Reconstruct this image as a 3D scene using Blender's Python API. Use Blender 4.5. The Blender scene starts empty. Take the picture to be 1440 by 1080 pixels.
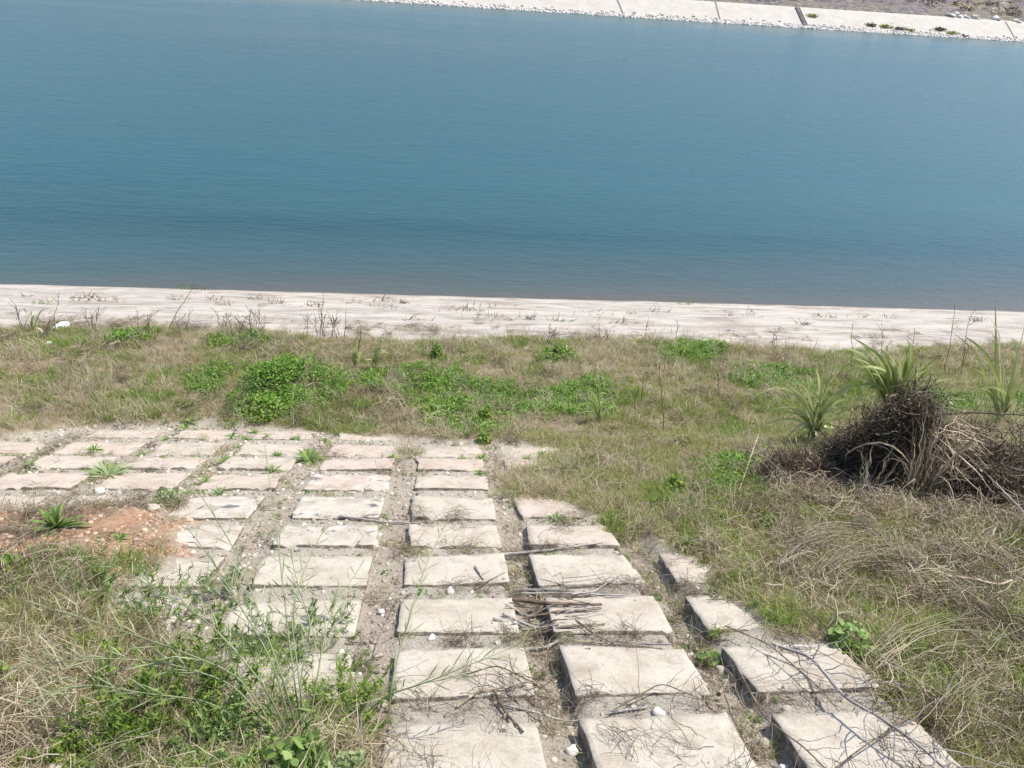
import bpy, math, random
import numpy as np
from mathutils import Matrix, Vector
rng = np.random.default_rng(7); random.seed(7)
scene = bpy.context.scene
COL = scene.collection

# ------------------------------------------------------------------ camera
F_, CX, CY, H = 1088., 720., 540., 5.91
def _n(v): return v/np.linalg.norm(v)
TH = math.radians(24.)
_ds = _n(np.array([622-CX, 368-CY, F_]))
_vx = CX-((368-CY)*(735-CY)+F_*F_)/(622-CX)
_dc = _n(np.array([_vx-CX, 735-CY, F_]))
_nn = np.cross(_dc, _ds)
if _nn[1] > 0: _nn = -_nn
_Y = _n(_ds*math.cos(TH)+_nn*math.sin(TH)); _Z = np.cross(_dc, _Y)
if _Z[1] > 0: _Z = -_Z
R = np.array([_dc, _Y, _n(_Z)])
cd = bpy.data.cameras.new('camera'); cam = bpy.data.objects.new('camera', cd); COL.objects.link(cam)
cd.sensor_fit = 'HORIZONTAL'; cd.sensor_width = 36; cd.lens = 36*F_/1440; cd.clip_start = .05; cd.clip_end = 1500
M3 = Matrix([[R[i, 0], -R[i, 1], -R[i, 2]] for i in range(3)])
cam.matrix_world = Matrix.Translation((0, 0, H)) @ M3.to_4x4()
scene.camera = cam
# ------------------------------------------------------------------ light
SUN_EL, SUN_AZ = 60., 70.
w = bpy.data.worlds.new('World'); scene.world = w; w.use_nodes = True
nt = w.node_tree; bg = nt.nodes['Background']; sk = nt.nodes.new('ShaderNodeTexSky')
sk.sky_type = 'NISHITA'; sk.sun_disc = False; sk.sun_elevation = math.radians(SUN_EL); sk.sun_rotation = math.radians(SUN_AZ)
sk.air_density = 1.0; sk.dust_density = 1.2; sk.ozone_density = 1.2
nt.links.new(sk.outputs[0], bg.inputs[0]); bg.inputs[1].default_value = .15
sl = bpy.data.lights.new('sun', 'SUN'); sl.energy = 4.0; sl.angle = math.radians(.5); sl.color = (1, .94, .84)
so = bpy.data.objects.new('sun', sl); COL.objects.link(so)
e, a = math.radians(SUN_EL), math.radians(SUN_AZ)
sd = Vector((math.cos(e)*math.sin(a), math.cos(e)*math.cos(a), math.sin(e)))
so.rotation_euler = sd.to_track_quat('Z', 'Y').to_euler(); so.location = (0, 0, 30)
scene.view_settings.view_transform = 'Standard'; scene.view_settings.look = 'None'
scene.view_settings.gamma = 1; scene.view_settings.exposure = 0.66

# ------------------------------------------------------------------ helpers
def hsh(ix, iy, s=0):
    n = (ix.astype(np.int64)*374761393+iy.astype(np.int64)*668265263+s*1442695041) & 0xffffffff
    n = ((n ^ (n >> 13))*1274126177) & 0xffffffff
    n = n ^ (n >> 16)
    return (n & 0xffff)/65535.
def vn(x, y, s=0):
    x = np.asarray(x, float); y = np.asarray(y, float)
    ix = np.floor(x); iy = np.floor(y); fx = x-ix; fy = y-iy
    fx = fx*fx*(3-2*fx); fy = fy*fy*(3-2*fy)
    a_ = hsh(ix, iy, s); b = hsh(ix+1, iy, s); c = hsh(ix, iy+1, s); d = hsh(ix+1, iy+1, s)
    return (a_*(1-fx)+b*fx)*(1-fy)+(c*(1-fx)+d*fx)*fy
def fbm(x, y, o=4, s=0):
    t = 0; am = .5; tot = 0
    for k in range(o):
        t = t+am*vn(np.asarray(x)*2**k, np.asarray(y)*2**k, s+k*17); tot += am; am *= .5
    return t/tot
def sst(a_, b, x):
    t = np.clip((x-a_)/(b-a_), 0, 1); return t*t*(3-2*t)
T24, T10, T20 = math.tan(TH), math.tan(math.radians(10)), math.tan(math.radians(20.4))
Y1, Y2 = 5.53, 8.13
Z1 = H-1.6-T24*Y1; Z2 = H-4.52
def prof(y):                     # the plane through the tops of the slabs, the berm, the lining
    y = np.asarray(y, float)
    up = np.where(y > -5, H-1.6-T24*y, H-1.6+T24*5)
    z = np.where(y < Y1, up, Z1-(y-Y1)*(Z1-Z2)/(Y2-Y1))
    return np.where(y > Y2, Z2-(y-Y2)*T20, z)
def ray(px, py): return R @ np.array([px-CX, py-CY, F_])
def at(px, py, h=0.):            # where the line of sight meets the ground raised by h
    d = ray(px, py); lo = 0; s = .3
    for k in range(4000):
        p = d*s
        if H+p[2] < max(float(prof(p[1])), 0)+h: break
        lo = s; s *= 1.01
    hi = s
    for k in range(30):
        m = (lo+hi)/2; p = d*m
        if H+p[2] < max(float(prof(p[1])), 0)+h: hi = m
        else: lo = m
    p = d*hi; return np.array([p[0], p[1], H+p[2]])
def mpp(p): return float((np.array(p)-[0, 0, H]) @ (R @ np.array([0, 0, 1.])))/F_   # metres per photo pixel there
def poly(pts): return np.array([at(*q)[:2] for q in pts])
def inside(P, x, y):
    c = np.zeros(x.shape, bool); n = len(P)
    for i in range(n):
        x1, y1 = P[i]; x2, y2 = P[(i+1) % n]
        with np.errstate(divide='ignore', invalid='ignore'):
            t = ((y1 > y) != (y2 > y)) & (x < (x2-x1)*(y-y1)/(y2-y1+1e-12)+x1)
        c ^= t
    return c
def edge(P, x, y):               # signed distance, positive inside
    d = np.full(x.shape, 1e9); n = len(P)
    for i in range(n):
        a_ = P[i]; b = P[(i+1) % n]; ab = b-a_
        t = np.clip(((x-a_[0])*ab[0]+(y-a_[1])*ab[1])/(ab@ab+1e-12), 0, 1)
        d = np.minimum(d, np.hypot(x-a_[0]-t*ab[0], y-a_[1]-t*ab[1]))
    return np.where(inside(P, x, y), d, -d)

# regions on the ground, each a closed outline
SLABS = poly([(-60, 640), (20, 612), (120, 592), (300, 592), (480, 606), (700, 622), (800, 628), (760, 652), (705, 668), (712, 698), (800, 702), (862, 742), (930, 765), (985, 800), (1030, 845), (1075, 880), (1175, 905), (1240, 965), (1320, 1060), (1400, 1130), (1450, 1250), (520, 1250), (530, 1010), (500, 990), (300, 975), (270, 912), (240, 872), (150, 866), (130, 835), (230, 800), (235, 740), (150, 718), (-60, 722)])
ORANGE = poly([(-80, 722), (100, 722), (190, 700), (235, 705), (262, 745), (245, 800), (180, 812), (60, 795), (-80, 800)])
GREENLOW = poly([(120, 1000), (200, 930), (330, 900), (520, 950), (545, 1080), (540, 1200), (60, 1200)])
LEFTLOW = poly([(-150, 800), (60, 795), (180, 815), (245, 865), (300, 915), (330, 975), (540, 980), (560, 1250), (-150, 1250)])
COLX = [(-3.48, -2.99), (-2.83, -2.29), (-2.16, -1.67), (-1.53, -1.05), (-.85, -.32), (-.155, .335), (.48, .965), (1.13, 1.60)]
def incol(x, e_=.03):
    r_ = np.zeros(np.shape(x))
    for a_, b in COLX: r_ = np.maximum(r_, sst(a_-.005, a_+e_, x)*(1-sst(b-e_, b+.005, x)))
    return r_
def ground(x, y):
    x = np.asarray(x, float); y = np.asarray(y, float)
    ic = incol(x); z = prof(y)-(.036+.044*sst(.2, .5, x)*(1-sst(2.4, 3.8, y))-.012*sst(3, 4, y))*(1-ic)-ic*.02
    bare = sst(-.12, .1, edge(SLABS, x, y)) if x.size < 3e6 else 0
    lump = (fbm(x*1.3, y*1.3, 3, 3)-.5)*.12+(fbm(x*7, y*7, 3, 9)-.5)*.035
    z = z+(1-bare)*(lump+.04)+bare*(fbm(x*14, y*14, 3, 5)-.5)*(.026-.012*ic)
    z = z+.06*sst(5.3, 6, y)*0
    o = sst(-.1, .22, edge(ORANGE, x, y)); z = z+o*(.02+.075*fbm(x*5, y*5, 4, 21)+.03*ic*0)
    L = sst(0, .4, edge(LEFTLOW, x, y)); z = z+L*(-.01+.04*fbm(x*3, y*3, 3, 31))
    z = z-sst(7.75, 8.2, y+.35*(fbm(x*1.1, y*0+3, 3, 8)-.5))*.1
    return z
def gz(x, y): return float(ground(np.array([x], float), np.array([y], float))[0])
def gp(px, py):
    p = at(px, py); p[2] = gz(p[0], p[1]); return p

# materials
MATS = {}
def mat(name):
    m = bpy.data.materials.new(name); m.use_nodes = True
    return m, m.node_tree, m.node_tree.nodes['Principled BSDF']
def N(t, typ, **k):
    n = t.nodes.new(typ)
    for a_, b in k.items(): setattr(n, a_, b)
    return n
def noise(t, sc, det=5, rough=.6, vec=None, stretch=None, dist=0.):
    n = N(t, 'ShaderNodeTexNoise'); n.inputs['Scale'].default_value = sc; n.inputs['Detail'].default_value = det
    n.inputs['Roughness'].default_value = rough; n.inputs['Distortion'].default_value = dist
    if vec is None:
        g = N(t, 'ShaderNodeNewGeometry'); vec = g.outputs['Position']
    if stretch:
        mp = N(t, 'ShaderNodeMapping'); mp.inputs['Scale'].default_value = stretch
        t.links.new(vec, mp.inputs[0]); vec = mp.outputs[0]
    t.links.new(vec, n.inputs['Vector']); return n.outputs['Fac']
def ramp(t, fac, stops):
    r = N(t, 'ShaderNodeValToRGB'); el = r.color_ramp.elements
    while len(el) < len(stops): el.new(.5)
    for e_, (p, c) in zip(el, stops): e_.position = p; e_.color = (*c, 1) if len(c) == 3 else c
    if fac is not None: t.links.new(fac, r.inputs[0])
    return r.outputs[0]
def mixc(t, f, a_, b, mode='MIX'):
    m = N(t, 'ShaderNodeMix', data_type='RGBA', blend_type=mode)
    for s, v in ((0, f), (6, a_), (7, b)):
        if hasattr(v, 'is_linked'): t.links.new(v, m.inputs[s])
        elif s == 0: m.inputs[0].default_value = v
        else: m.inputs[s].default_value = (*v, 1)
    return m.outputs[2]
def math_(t, op, a_, b=0., c=None):
    m = N(t, 'ShaderNodeMath', operation=op)
    for i, v in enumerate((a_, b, c)):
        if v is None: continue
        if hasattr(v, 'is_linked'): t.links.new(v, m.inputs[i])
        else: m.inputs[i].default_value = v
    return m.outputs[0]
def bump(t, bs, h, dist, st=1.):
    b = N(t, 'ShaderNodeBump'); b.inputs['Distance'].default_value = dist; b.inputs['Strength'].default_value = st
    t.links.new(h, b.inputs['Height']); t.links.new(b.outputs[0], bs.inputs['Normal'])
def leafmat(name, stops, transl=.3, rough=.55, patch=.25, rnd=.25, spec=.3):
    m, t, bs = mat(name)
    at_ = N(t, 'ShaderNodeAttribute', attribute_name='tint'); oi = N(t, 'ShaderNodeObjectInfo')
    nz = noise(t, 1.3, 3)
    v = math_(t, 'MULTIPLY_ADD', math_(t, 'SUBTRACT', oi.outputs['Random'], .5), rnd, at_.outputs['Fac'])
    v = math_(t, 'MULTIPLY_ADD', math_(t, 'SUBTRACT', nz, .5), patch*2, v)
    c = ramp(t, v, stops)
    t.links.new(c, bs.inputs['Base Color']); bs.inputs['Roughness'].default_value = rough
    bs.inputs['Specular IOR Level'].default_value = spec
    if transl:
        tr = N(t, 'ShaderNodeBsdfTranslucent'); t.links.new(c, tr.inputs[0])
        mx = N(t, 'ShaderNodeMixShader'); mx.inputs[0].default_value = transl
        t.links.new(bs.outputs[0], mx.inputs[1]); t.links.new(tr.outputs[0], mx.inputs[2])
        t.links.new(mx.outputs[0], t.nodes['Material Output'].inputs[0])
    MATS[name] = m; return m
leafmat('dry_grass', [(0, (.17, .12, .06)), (.35, (.38, .31, .17)), (.7, (.56, .48, .31)), (1, (.70, .63, .46))], .5)
leafmat('olive_grass', [(0, (.11, .14, .03)), (.4, (.25, .29, .07)), (.75, (.39, .41, .14)), (1, (.50, .48, .22))], .5)
leafmat('green_grass', [(0, (.09, .16, .02)), (.5, (.22, .34, .05)), (1, (.38, .48, .12))], .5)
leafmat('clover', [(0, (.04, .11, .012)), (.5, (.16, .32, .035)), (.85, (.30, .46, .08)), (1, (.46, .50, .14))], .45, .5, .3)
leafmat('weed', [(0, (.08, .14, .03)), (.5, (.18, .29, .07)), (1, (.33, .43, .15))], .4)
leafmat('weed_pale', [(0, (.12, .17, .06)), (.5, (.26, .34, .14)), (1, (.42, .48, .25))], .4)
leafmat('reed', [(0, (.12, .17, .03)), (.45, (.30, .37, .10)), (1, (.62, .63, .32))], .35, .4, .1, .1, .5)
leafmat('straw', [(0, (.17, .12, .07)), (.5, (.40, .31, .20)), (1, (.62, .54, .40))], .15)
leafmat('twig', [(0, (.04, .028, .018)), (.5, (.14, .105, .07)), (1, (.42, .36, .27))], 0, .8)
leafmat('dark_twig', [(0, (.04, .029, .018)), (.5, (.12, .09, .06)), (1, (.30, .245, .17))], 0, .85)
leafmat('grey_stick', [(0, (.13, .11, .10)), (.5, (.27, .25, .23)), (1, (.48, .45, .41))], 0, .8)
leafmat('brown_stick', [(0, (.045, .03, .02)), (.5, (.15, .105, .075)), (1, (.34, .28, .22))], 0, .8)
leafmat('stalk', [(0, (.18, .21, .10)), (.5, (.33, .38, .20)), (1, (.48, .52, .32))], .3)
leafmat('stone', [(0, (.15, .12, .09)), (.4, (.28, .23, .18)), (.8, (.43, .38, .31)), (1, (.60, .56, .50))], 0, .85, .1, .6)
leafmat('white_stone', [(0, (.36, .33, .29)), (1, (.64, .61, .56))], 0, .85, .1, .6)

# mesh collector: every face a quad, one 'tint' value per vertex
class MB:
    def __init__(s): s.V = []; s.F = []; s.T = []; s.n = 0
    def add(s, V, F, T=None):
        V = np.asarray(V, float).reshape(-1, 3); F = np.asarray(F, int).reshape(-1, 4)
        s.V.append(V); s.F.append(F+s.n); s.T.append(np.full(len(V), .5) if T is None else np.broadcast_to(T, (len(V),)).astype(float)); s.n += len(V)
    def blades(s, P, W, S, T=None):          # P BxNx3, W BxN, S Bx3 side vector
        B, n, _ = P.shape; off = S[:, None, :]*W[:, :, None]*.5
        V = np.stack([P-off, P+off], 2).reshape(-1, 3)
        b = (np.arange(B)*2*n)[:, None]+(np.arange(n-1)*2)[None]
        F = np.stack([b, b+1, b+3, b+2], -1).reshape(-1, 4)
        s.add(V, F, None if T is None else np.repeat(T, 2*n))
    def tubes(s, P, Rd, k=4, T=None):        # P BxNx3, Rd BxN
        B, n, _ = P.shape; D = np.gradient(P, axis=1); D /= np.linalg.norm(D, axis=2, keepdims=True)+1e-9
        ref = np.zeros_like(D); ref[..., 2] = 1; m = np.abs(D[..., 2]) > .9; ref[m] = (1, 0, 0)
        A = np.cross(D, ref); A /= np.linalg.norm(A, axis=2, keepdims=True)+1e-9; C = np.cross(D, A)
        an = np.arange(k)*2*math.pi/k
        V = P[:, :, None]+Rd[:, :, None, None]*(A[:, :, None]*np.cos(an)[:, None]+C[:, :, None]*np.sin(an)[:, None])
        i = np.arange(B)[:, None, None]*n*k+np.arange(n-1)[None, :, None]*k; j = np.arange(k)[None, None]
        F = np.stack([i+j, i+(j+1) % k, i+k+(j+1) % k, i+k+j], -1).reshape(-1, 4)
        s.add(V.reshape(-1, 3), F, None if T is None else np.repeat(T, n*k))
    def build(s, name, m, parent=None, origin=None, smooth=True, link=True):
        V = np.concatenate(s.V); F = np.concatenate(s.F); T = np.concatenate(s.T)
        o0 = np.zeros(3) if origin is None else np.array(origin, float)
        me = bpy.data.meshes.new(name); me.vertices.add(len(V)); me.vertices.foreach_set('co', (V-o0).ravel())
        me.loops.add(F.size); me.polygons.add(len(F))
        me.loops.foreach_set('vertex_index', F.ravel()); me.polygons.foreach_set('loop_start', np.arange(len(F))*4)
        me.update(calc_edges=True)
        if smooth: me.polygons.foreach_set('use_smooth', np.ones(len(F), bool))
        me.attributes.new('tint', 'FLOAT', 'POINT').data.foreach_set('value', np.clip(T, 0, 1))
        me.materials.append(MATS[m] if isinstance(m, str) else m)
        o = bpy.data.objects.new(name, me)
        if link: COL.objects.link(o)
        if parent is not None:
            o.parent = parent; o.location = o0-np.array(parent.location)
        else: o.location = o0
        return o
def tag(o, label=None, cat=None, group=None, kind=None):
    for k, v in (('label', label), ('category', cat), ('group', group), ('kind', kind)):
        if v: o[k] = v
    return o
def empty(name, loc):
    o = bpy.data.objects.new(name, None); COL.objects.link(o); o.location = tuple(loc); o.empty_display_size = .1; return o
ORD = ['first', 'second', 'third', 'fourth', 'fifth', 'sixth', 'seventh', 'eighth', 'ninth', 'tenth', 'eleventh', 'twelfth', 'thirteenth', 'fourteenth', 'fifteenth', 'sixteenth', 'seventeenth', 'eighteenth', 'nineteenth', 'twentieth'] + ['twenty-'+q for q in ('first', 'second', 'third', 'fourth', 'fifth', 'sixth', 'seventh', 'eighth', 'ninth')] + ['thirtieth'] + ['thirty-'+q for q in ('first', 'second', 'third', 'fourth', 'fifth', 'sixth', 'seventh', 'eighth', 'ninth')]
def grid(xs, ys, zf):
    X, Y = np.meshgrid(xs, ys); Z = zf(X.ravel(), Y.ravel()); V = np.stack([X.ravel(), Y.ravel(), Z], 1)
    nx, ny = len(xs), len(ys); i = (np.arange(ny-1)[:, None]*nx+np.arange(nx-1)[None]).ravel()
    return V, np.stack([i, i+1, i+nx+1, i+nx], 1)
def spread(lo, f0, f1, hi, st):
    m = np.arange(f0, f1+st/2, st)
    l = f0-np.geomspace(st*2, f0-lo, 22)[::-1]; r = f1+np.geomspace(st*2, hi-f1, 22)
    return np.concatenate([l, m, r])

# ------------------------------------------------------------------ ground
m, t, bs = mat('soil'); MATS['soil'] = m
zn = N(t, 'ShaderNodeAttribute', attribute_name='zone')
sep = N(t, 'ShaderNodeSeparateColor'); t.links.new(zn.outputs['Color'], sep.inputs[0])
fine = noise(t, 30, 8, .7); mid = noise(t, 4, 6, .65); vf = noise(t, 120, 4, .7)
base = ramp(t, mixc(t, .5, fine, mid), [(.3, (.13, .10, .07)), (.5, (.24, .19, .13)), (.68, (.36, .30, .22))])
grav = ramp(t, mixc(t, .6, fine, vf), [(.3, (.16, .13, .10)), (.48, (.35, .30, .24)), (.65, (.52, .46, .38))])
orng = ramp(t, mixc(t, .55, fine, mid), [(.34, (.15, .10, .07)), (.5, (.38, .23, .145)), (.66, (.58, .42, .29))])
sand = ramp(t, mixc(t, .6, fine, vf), [(.32, (.20, .17, .14)), (.45, (.38, .34, .28)), (.62, (.50, .46, .39))])
c = mixc(t, sep.outputs[0], base, grav); c = mixc(t, sep.outputs[2], c, sand); c = mixc(t, sep.outputs[1], c, orng)
t.links.new(c, bs.inputs['Base Color']); bs.inputs['Roughness'].default_value = .95; bs.inputs['Specular IOR Level'].default_value = .1
bump(t, bs, mixc(t, .5, fine, vf), .02, 1.)
xs = spread(-260, -6, 8.5, 260, .035); ys = np.concatenate([-np.geomspace(.3, 60, 20)[::-1]+.8, np.arange(.85, 8.4, .03)])
V, Fq = grid(xs, ys, ground)
mb = MB(); mb.add(V, Fq); g = mb.build('ground', 'soil'); tag(g, kind='structure')
zo = np.zeros((len(V), 4)); zo[:, 3] = 1
zo[:, 0] = sst(-.08, .08, edge(SLABS, V[:, 0], V[:, 1])); zo[:, 1] = sst(-.1, .15, edge(ORANGE, V[:, 0], V[:, 1])+(fbm(V[:, 0]*6, V[:, 1]*6, 3, 2)-.5)*.5)*sst(.3, .55, fbm(V[:, 0]*4, V[:, 1]*4, 3, 77))
zo[:, 2] = zo[:, 0]*incol(V[:, 0])
g.data.attributes.new('zone', 'FLOAT_COLOR', 'POINT').data.foreach_set('color', zo.ravel())

# near canal lining (runs on under the water as the bed)
m, t, bs = mat('lining'); MATS['lining'] = m
s1 = noise(t, 1, 7, .65, stretch=(.9, 2.4, 2.4), dist=1.2); s2 = noise(t, 7, 8, .75, stretch=(.6, 1.3, 1.3), dist=.8); s3 = noise(t, 60, 3, .6)
cc = ramp(t, mixc(t, .55, s1, s2), [(.30, (.32, .285, .25)), (.45, (.40, .36, .315)), (.6, (.44, .40, .35)), (.72, (.48, .44, .39))])
cr = ramp(t, s2, [(.34, (.45, .44, .42)), (.42, (1, 1, 1))])
cc = mixc(t, .6, cc, cr, 'MULTIPLY'); cc = mixc(t, .25, cc, s3, 'OVERLAY'); s4 = noise(t, 1, 6, .7, stretch=(.9, 2.6, 2.6), dist=1.2); cc = mixc(t, 1., cc, ramp(t, s4, [(.38, (.62, .59, .57)), (.5, (.92, .92, .92)), (.62, (1.08, 1.08, 1.08))]), 'MULTIPLY')
s5 = noise(t, 1, 7, .75, stretch=(1.4, 10, 10), dist=.5); cc = mixc(t, .75, cc, ramp(t, s5, [(.36, (.30, .29, .27)), (.40, (1, 1, 1))]), 'MULTIPLY')
lg = N(t, 'ShaderNodeNewGeometry'); lz = N(t, 'ShaderNodeSeparateXYZ'); t.links.new(lg.outputs['Position'], lz.inputs[0]); cc = mixc(t, ramp(t, math_(t, 'MULTIPLY_ADD', lz.outputs['Z'], 12, math_(t, 'MULTIPLY', s2, .4)), [(.2, (1, 1, 1)), (.9, (0, 0, 0))]), cc, (.17, .135, .105))
t.links.new(cc, bs.inputs['Base Color']); bs.inputs['Roughness'].default_value = .9; bump(t, bs, s2, .03, .8)
def lining_z(x, y):
    z = prof(y)-.02
    st = fbm(x*.35, y*3.2, 3, 50)
    z = z+(np.floor(st*9)/9-.5)*.028*sst(8, 8.6, y)*(1-sst(11.2, 12.2, y))+(fbm(x*2, y*5, 3, 55)-.5)*.018*sst(8, 8.6, y)
    lip = sst(11.45, 11.6, y)*(1-sst(11.9, 12.1, y))*.02
    return np.maximum(z+lip, -1.6)
xs = spread(-300, -9, 14, 300, .12); ys = np.concatenate([np.arange(7.3, 13.0, .04), np.linspace(13.2, 18, 8)])
V, Fq = grid(xs, ys, lining_z); mb = MB(); mb.add(V, Fq); tag(mb.build('canal_lining', 'lining', smooth=False), kind='structure')

# far bank: lining, then rough ground above it.  It runs a little askew to the near bank.
YF0 = 48.3
def yf(x): return YF0-.012*(x-10)
def far_z(x, y):
    d = y-yf(x); top = 2.35*math.cos(math.radians(20.4))
    z = np.where(d < top, d*T20, top*T20+(d-top)*.05)
    z = np.where(d > top+6, z+(d-top-6)*.12, z)
    return z
def far_ground(x, y):
    d = y-yf(x)-2.2
    z = far_z(x, y)-.05+sst(.0, .7, d)*.12+sst(.2, 3, d)*(fbm(x*.6, y*.6, 5, 90)-.35)*1.1
    return z
m, t, bs = mat('far_lining'); MATS['far_lining'] = m
s1 = noise(t, 1.5, 6, .7); s2 = noise(t, 12, 5, .8)
t.links.new(ramp(t, mixc(t, .6, s1, s2), [(.35, (.34, .31, .27)), (.55, (.45, .42, .37)), (.7, (.54, .51, .46))]), bs.inputs['Base Color']); bs.inputs['Roughness'].default_value = .9
xs = np.arange(-70, 110, .5); dy = np.linspace(-4, 2.6, 24)
X, D = np.meshgrid(xs, dy); Yv = yf(X)+D; V = np.stack([X.ravel(), Yv.ravel(), np.maximum(far_z(X.ravel(), Yv.ravel()), -1.6)], 1)
nx = len(xs); i = (np.arange(len(dy)-1)[:, None]*nx+np.arange(nx-1)[None]).ravel(); Fq = np.stack([i, i+1, i+nx+1, i+nx], 1)
mb = MB(); mb.add(V, Fq); tag(mb.build('far_canal_lining', 'far_lining'), kind='structure')
m, t, bs = mat('far_soil'); MATS['far_soil'] = m
s1 = noise(t, .35, 5, .6); s2 = noise(t, 3, 8, .75); s3 = noise(t, .8, 4, .7)
a1 = ramp(t, s2, [(.35, (.085, .07, .075)), (.5, (.19, .16, .16)), (.65, (.36, .31, .28))])
a2 = ramp(t, s2, [(.35, (.12, .105, .075)), (.5, (.22, .19, .14)), (.65, (.36, .32, .25))])
t.links.new(mixc(t, ramp(t, s1, [(.45, (0, 0, 0)), (.55, (1, 1, 1))]), a1, a2), bs.inputs['Base Color']); bs.inputs['Roughness'].default_value = .95; bump(t, bs, s2, .3, 1.)
xs = np.concatenate([np.arange(-70, 70, .35), np.linspace(71, 260, 40)]); dy = np.concatenate([np.arange(2.0, 14, .25), np.geomspace(14.5, 160, 24)])
X, D = np.meshgrid(xs, dy); Yv = yf(X)+D; V = np.stack([X.ravel(), Yv.ravel(), far_ground(X.ravel(), Yv.ravel())], 1)
nx = len(xs); i = (np.arange(len(dy)-1)[:, None]*nx+np.arange(nx-1)[None]).ravel(); Fq = np.stack([i, i+1, i+nx+1, i+nx], 1)
mb = MB(); mb.add(V, Fq); tag(mb.build('hillside', 'far_soil'), kind='structure')

# water
m, t, bs = mat('water'); MATS['water'] = m
g_ = N(t, 'ShaderNodeNewGeometry'); sx = N(t, 'ShaderNodeSeparateXYZ'); t.links.new(g_.outputs['Position'], sx.inputs[0])
big = noise(t, 1, 4, .6, stretch=(.035, .16, 1), dist=.6)
sh = math_(t, 'MULTIPLY_ADD', math_(t, 'SUBTRACT', sx.outputs['Y'], 11.9), .16, math_(t, 'MULTIPLY', math_(t, 'SUBTRACT', big, .5), .5))
wc = ramp(t, sh, [(0, (.105, .080, .060)), (.12, (.060, .066, .062)), (.40, (.011, .050, .062)), (1, (.007, .066, .084))])
fs = math_(t, 'MULTIPLY_ADD', math_(t, 'SUBTRACT', 48.6, sx.outputs['Y']), .25, 0)
wc = mixc(t, ramp(t, fs, [(0, (1, 1, 1)), (1, (0, 0, 0))]), wc, (.11, .13, .105))
wc = mixc(t, ramp(t, big, [(.35, (0, 0, 0)), (.7, (.8, .8, .8))]), wc, (.028, .085, .098))
t.links.new(wc, bs.inputs['Base Color']); bs.inputs['IOR'].default_value = 1.33; bs.inputs['Specular IOR Level'].default_value = .42
rr = ramp(t, big, [(.3, (.16, .16, .16)), (.7, (.30, .30, .30))]); t.links.new(rr, bs.inputs['Roughness'])
w1 = noise(t, 1, 3, .55, stretch=(2.2, 7.5, 1), dist=.5); w2 = noise(t, 1, 3, .6, stretch=(9, 26, 1)); w3 = noise(t, 1, 2, .5, stretch=(.5, 1.6, 1))
hh = math_(t, 'ADD', math_(t, 'MULTIPLY', w1, .027), math_(t, 'MULTIPLY', w2, .010)); hh = math_(t, 'ADD', hh, math_(t, 'MULTIPLY', w3, .03))
bump(t, bs, hh, 1., .8)
mb = MB(); mb.add([(-400, 11, 0), (500, 11, 0), (500, 60, 0), (-400, 60, 0)], [(0, 1, 2, 3)]); tag(mb.build('water', 'water'), kind='structure')

# ------------------------------------------------------------------ paving slabs
def concrete(name, stain):
    m, t, bs = mat(name); MATS[name] = m
    oi = N(t, 'ShaderNodeObjectInfo')
    n1 = noise(t, 6, 6, .65); n2 = noise(t, 90, 4, .7); n3 = noise(t, 300, 2, .6)
    sx_ = N(t, 'ShaderNodeSeparateXYZ'); g2 = N(t, 'ShaderNodeNewGeometry'); t.links.new(g2.outputs['Position'], sx_.inputs[0])
    pk = math_(t, 'MULTIPLY_ADD', sx_.outputs['Y'], .26, math_(t, 'MULTIPLY_ADD', oi.outputs['Random'], .6, -1.0))
    c = mixc(t, ramp(t, pk, [(0, (0, 0, 0)), (.6, (1, 1, 1))]), (.475, .43, .36), (.48, .40, .335))
    c = mixc(t, .8, c, ramp(t, n1, [(.3, (.72, .68, .63)), (.5, (.95, .95, .95)), (.7, (1.1, 1.1, 1.1))]), 'MULTIPLY')
    c = mixc(t, .7, c, ramp(t, n2, [(.3, (.72, .7, .68)), (.5, (1, 1, 1))]), 'MULTIPLY')
    c = mixc(t, .5, c, ramp(t, n3, [(.36, (.6, .58, .55)), (.46, (1, 1, 1))]), 'MULTIPLY')
    d1 = noise(t, 11, 6, .7, dist=.5); c = mixc(t, ramp(t, d1, [(.52, (0, 0, 0)), (.64, (.55, .55, .55))]), c, (.27, .23, .18))
    vo = N(t, 'ShaderNodeTexVoronoi', feature='DISTANCE_TO_EDGE'); vo.inputs['Scale'].default_value = 1.9; dn = N(t, 'ShaderNodeTexNoise'); dn.inputs['Scale'].default_value = 6; dn.inputs['Detail'].default_value = 4
    gg = N(t, 'ShaderNodeNewGeometry'); t.links.new(gg.outputs['Position'], dn.inputs['Vector']); va = N(t, 'ShaderNodeVectorMath', operation='MULTIPLY_ADD'); t.links.new(dn.outputs['Color'], va.inputs[0]); va.inputs[1].default_value = (.35, .35, .35); t.links.new(gg.outputs['Position'], va.inputs[2]); t.links.new(va.outputs[0], vo.inputs['Vector'])
    ck = math_(t, 'MULTIPLY', math_(t, 'LESS_THAN', vo.outputs['Distance'], .006), math_(t, 'GREATER_THAN', math_(t, 'FRACT', math_(t, 'MULTIPLY', oi.outputs['Random'], 7.3)), .55))
    c = mixc(t, math_(t, 'MULTIPLY', ck, .75), c, (.12, .10, .08))
    if stain:
        n4 = noise(t, 7, 5, .6, stretch=(1, 2.2, 1), dist=.6); n5 = noise(t, 10, 5, .65)
        c = mixc(t, ramp(t, n5, [(.50, (0, 0, 0)), (.66, (.6, .6, .6))]), c, (.58, .56, .53))
        c = mixc(t, ramp(t, n4, [(.60, (0, 0, 0)), (.66, (.85, .85, .85))]), c, (.10, .095, .10))
    t.links.new(c, bs.inputs['Base Color']); bs.inputs['Roughness'].default_value = .9; bs.inputs['Specular IOR Level'].default_value = .2
    bump(t, bs, mixc(t, .5, n2, n3), .006, .8)
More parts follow.
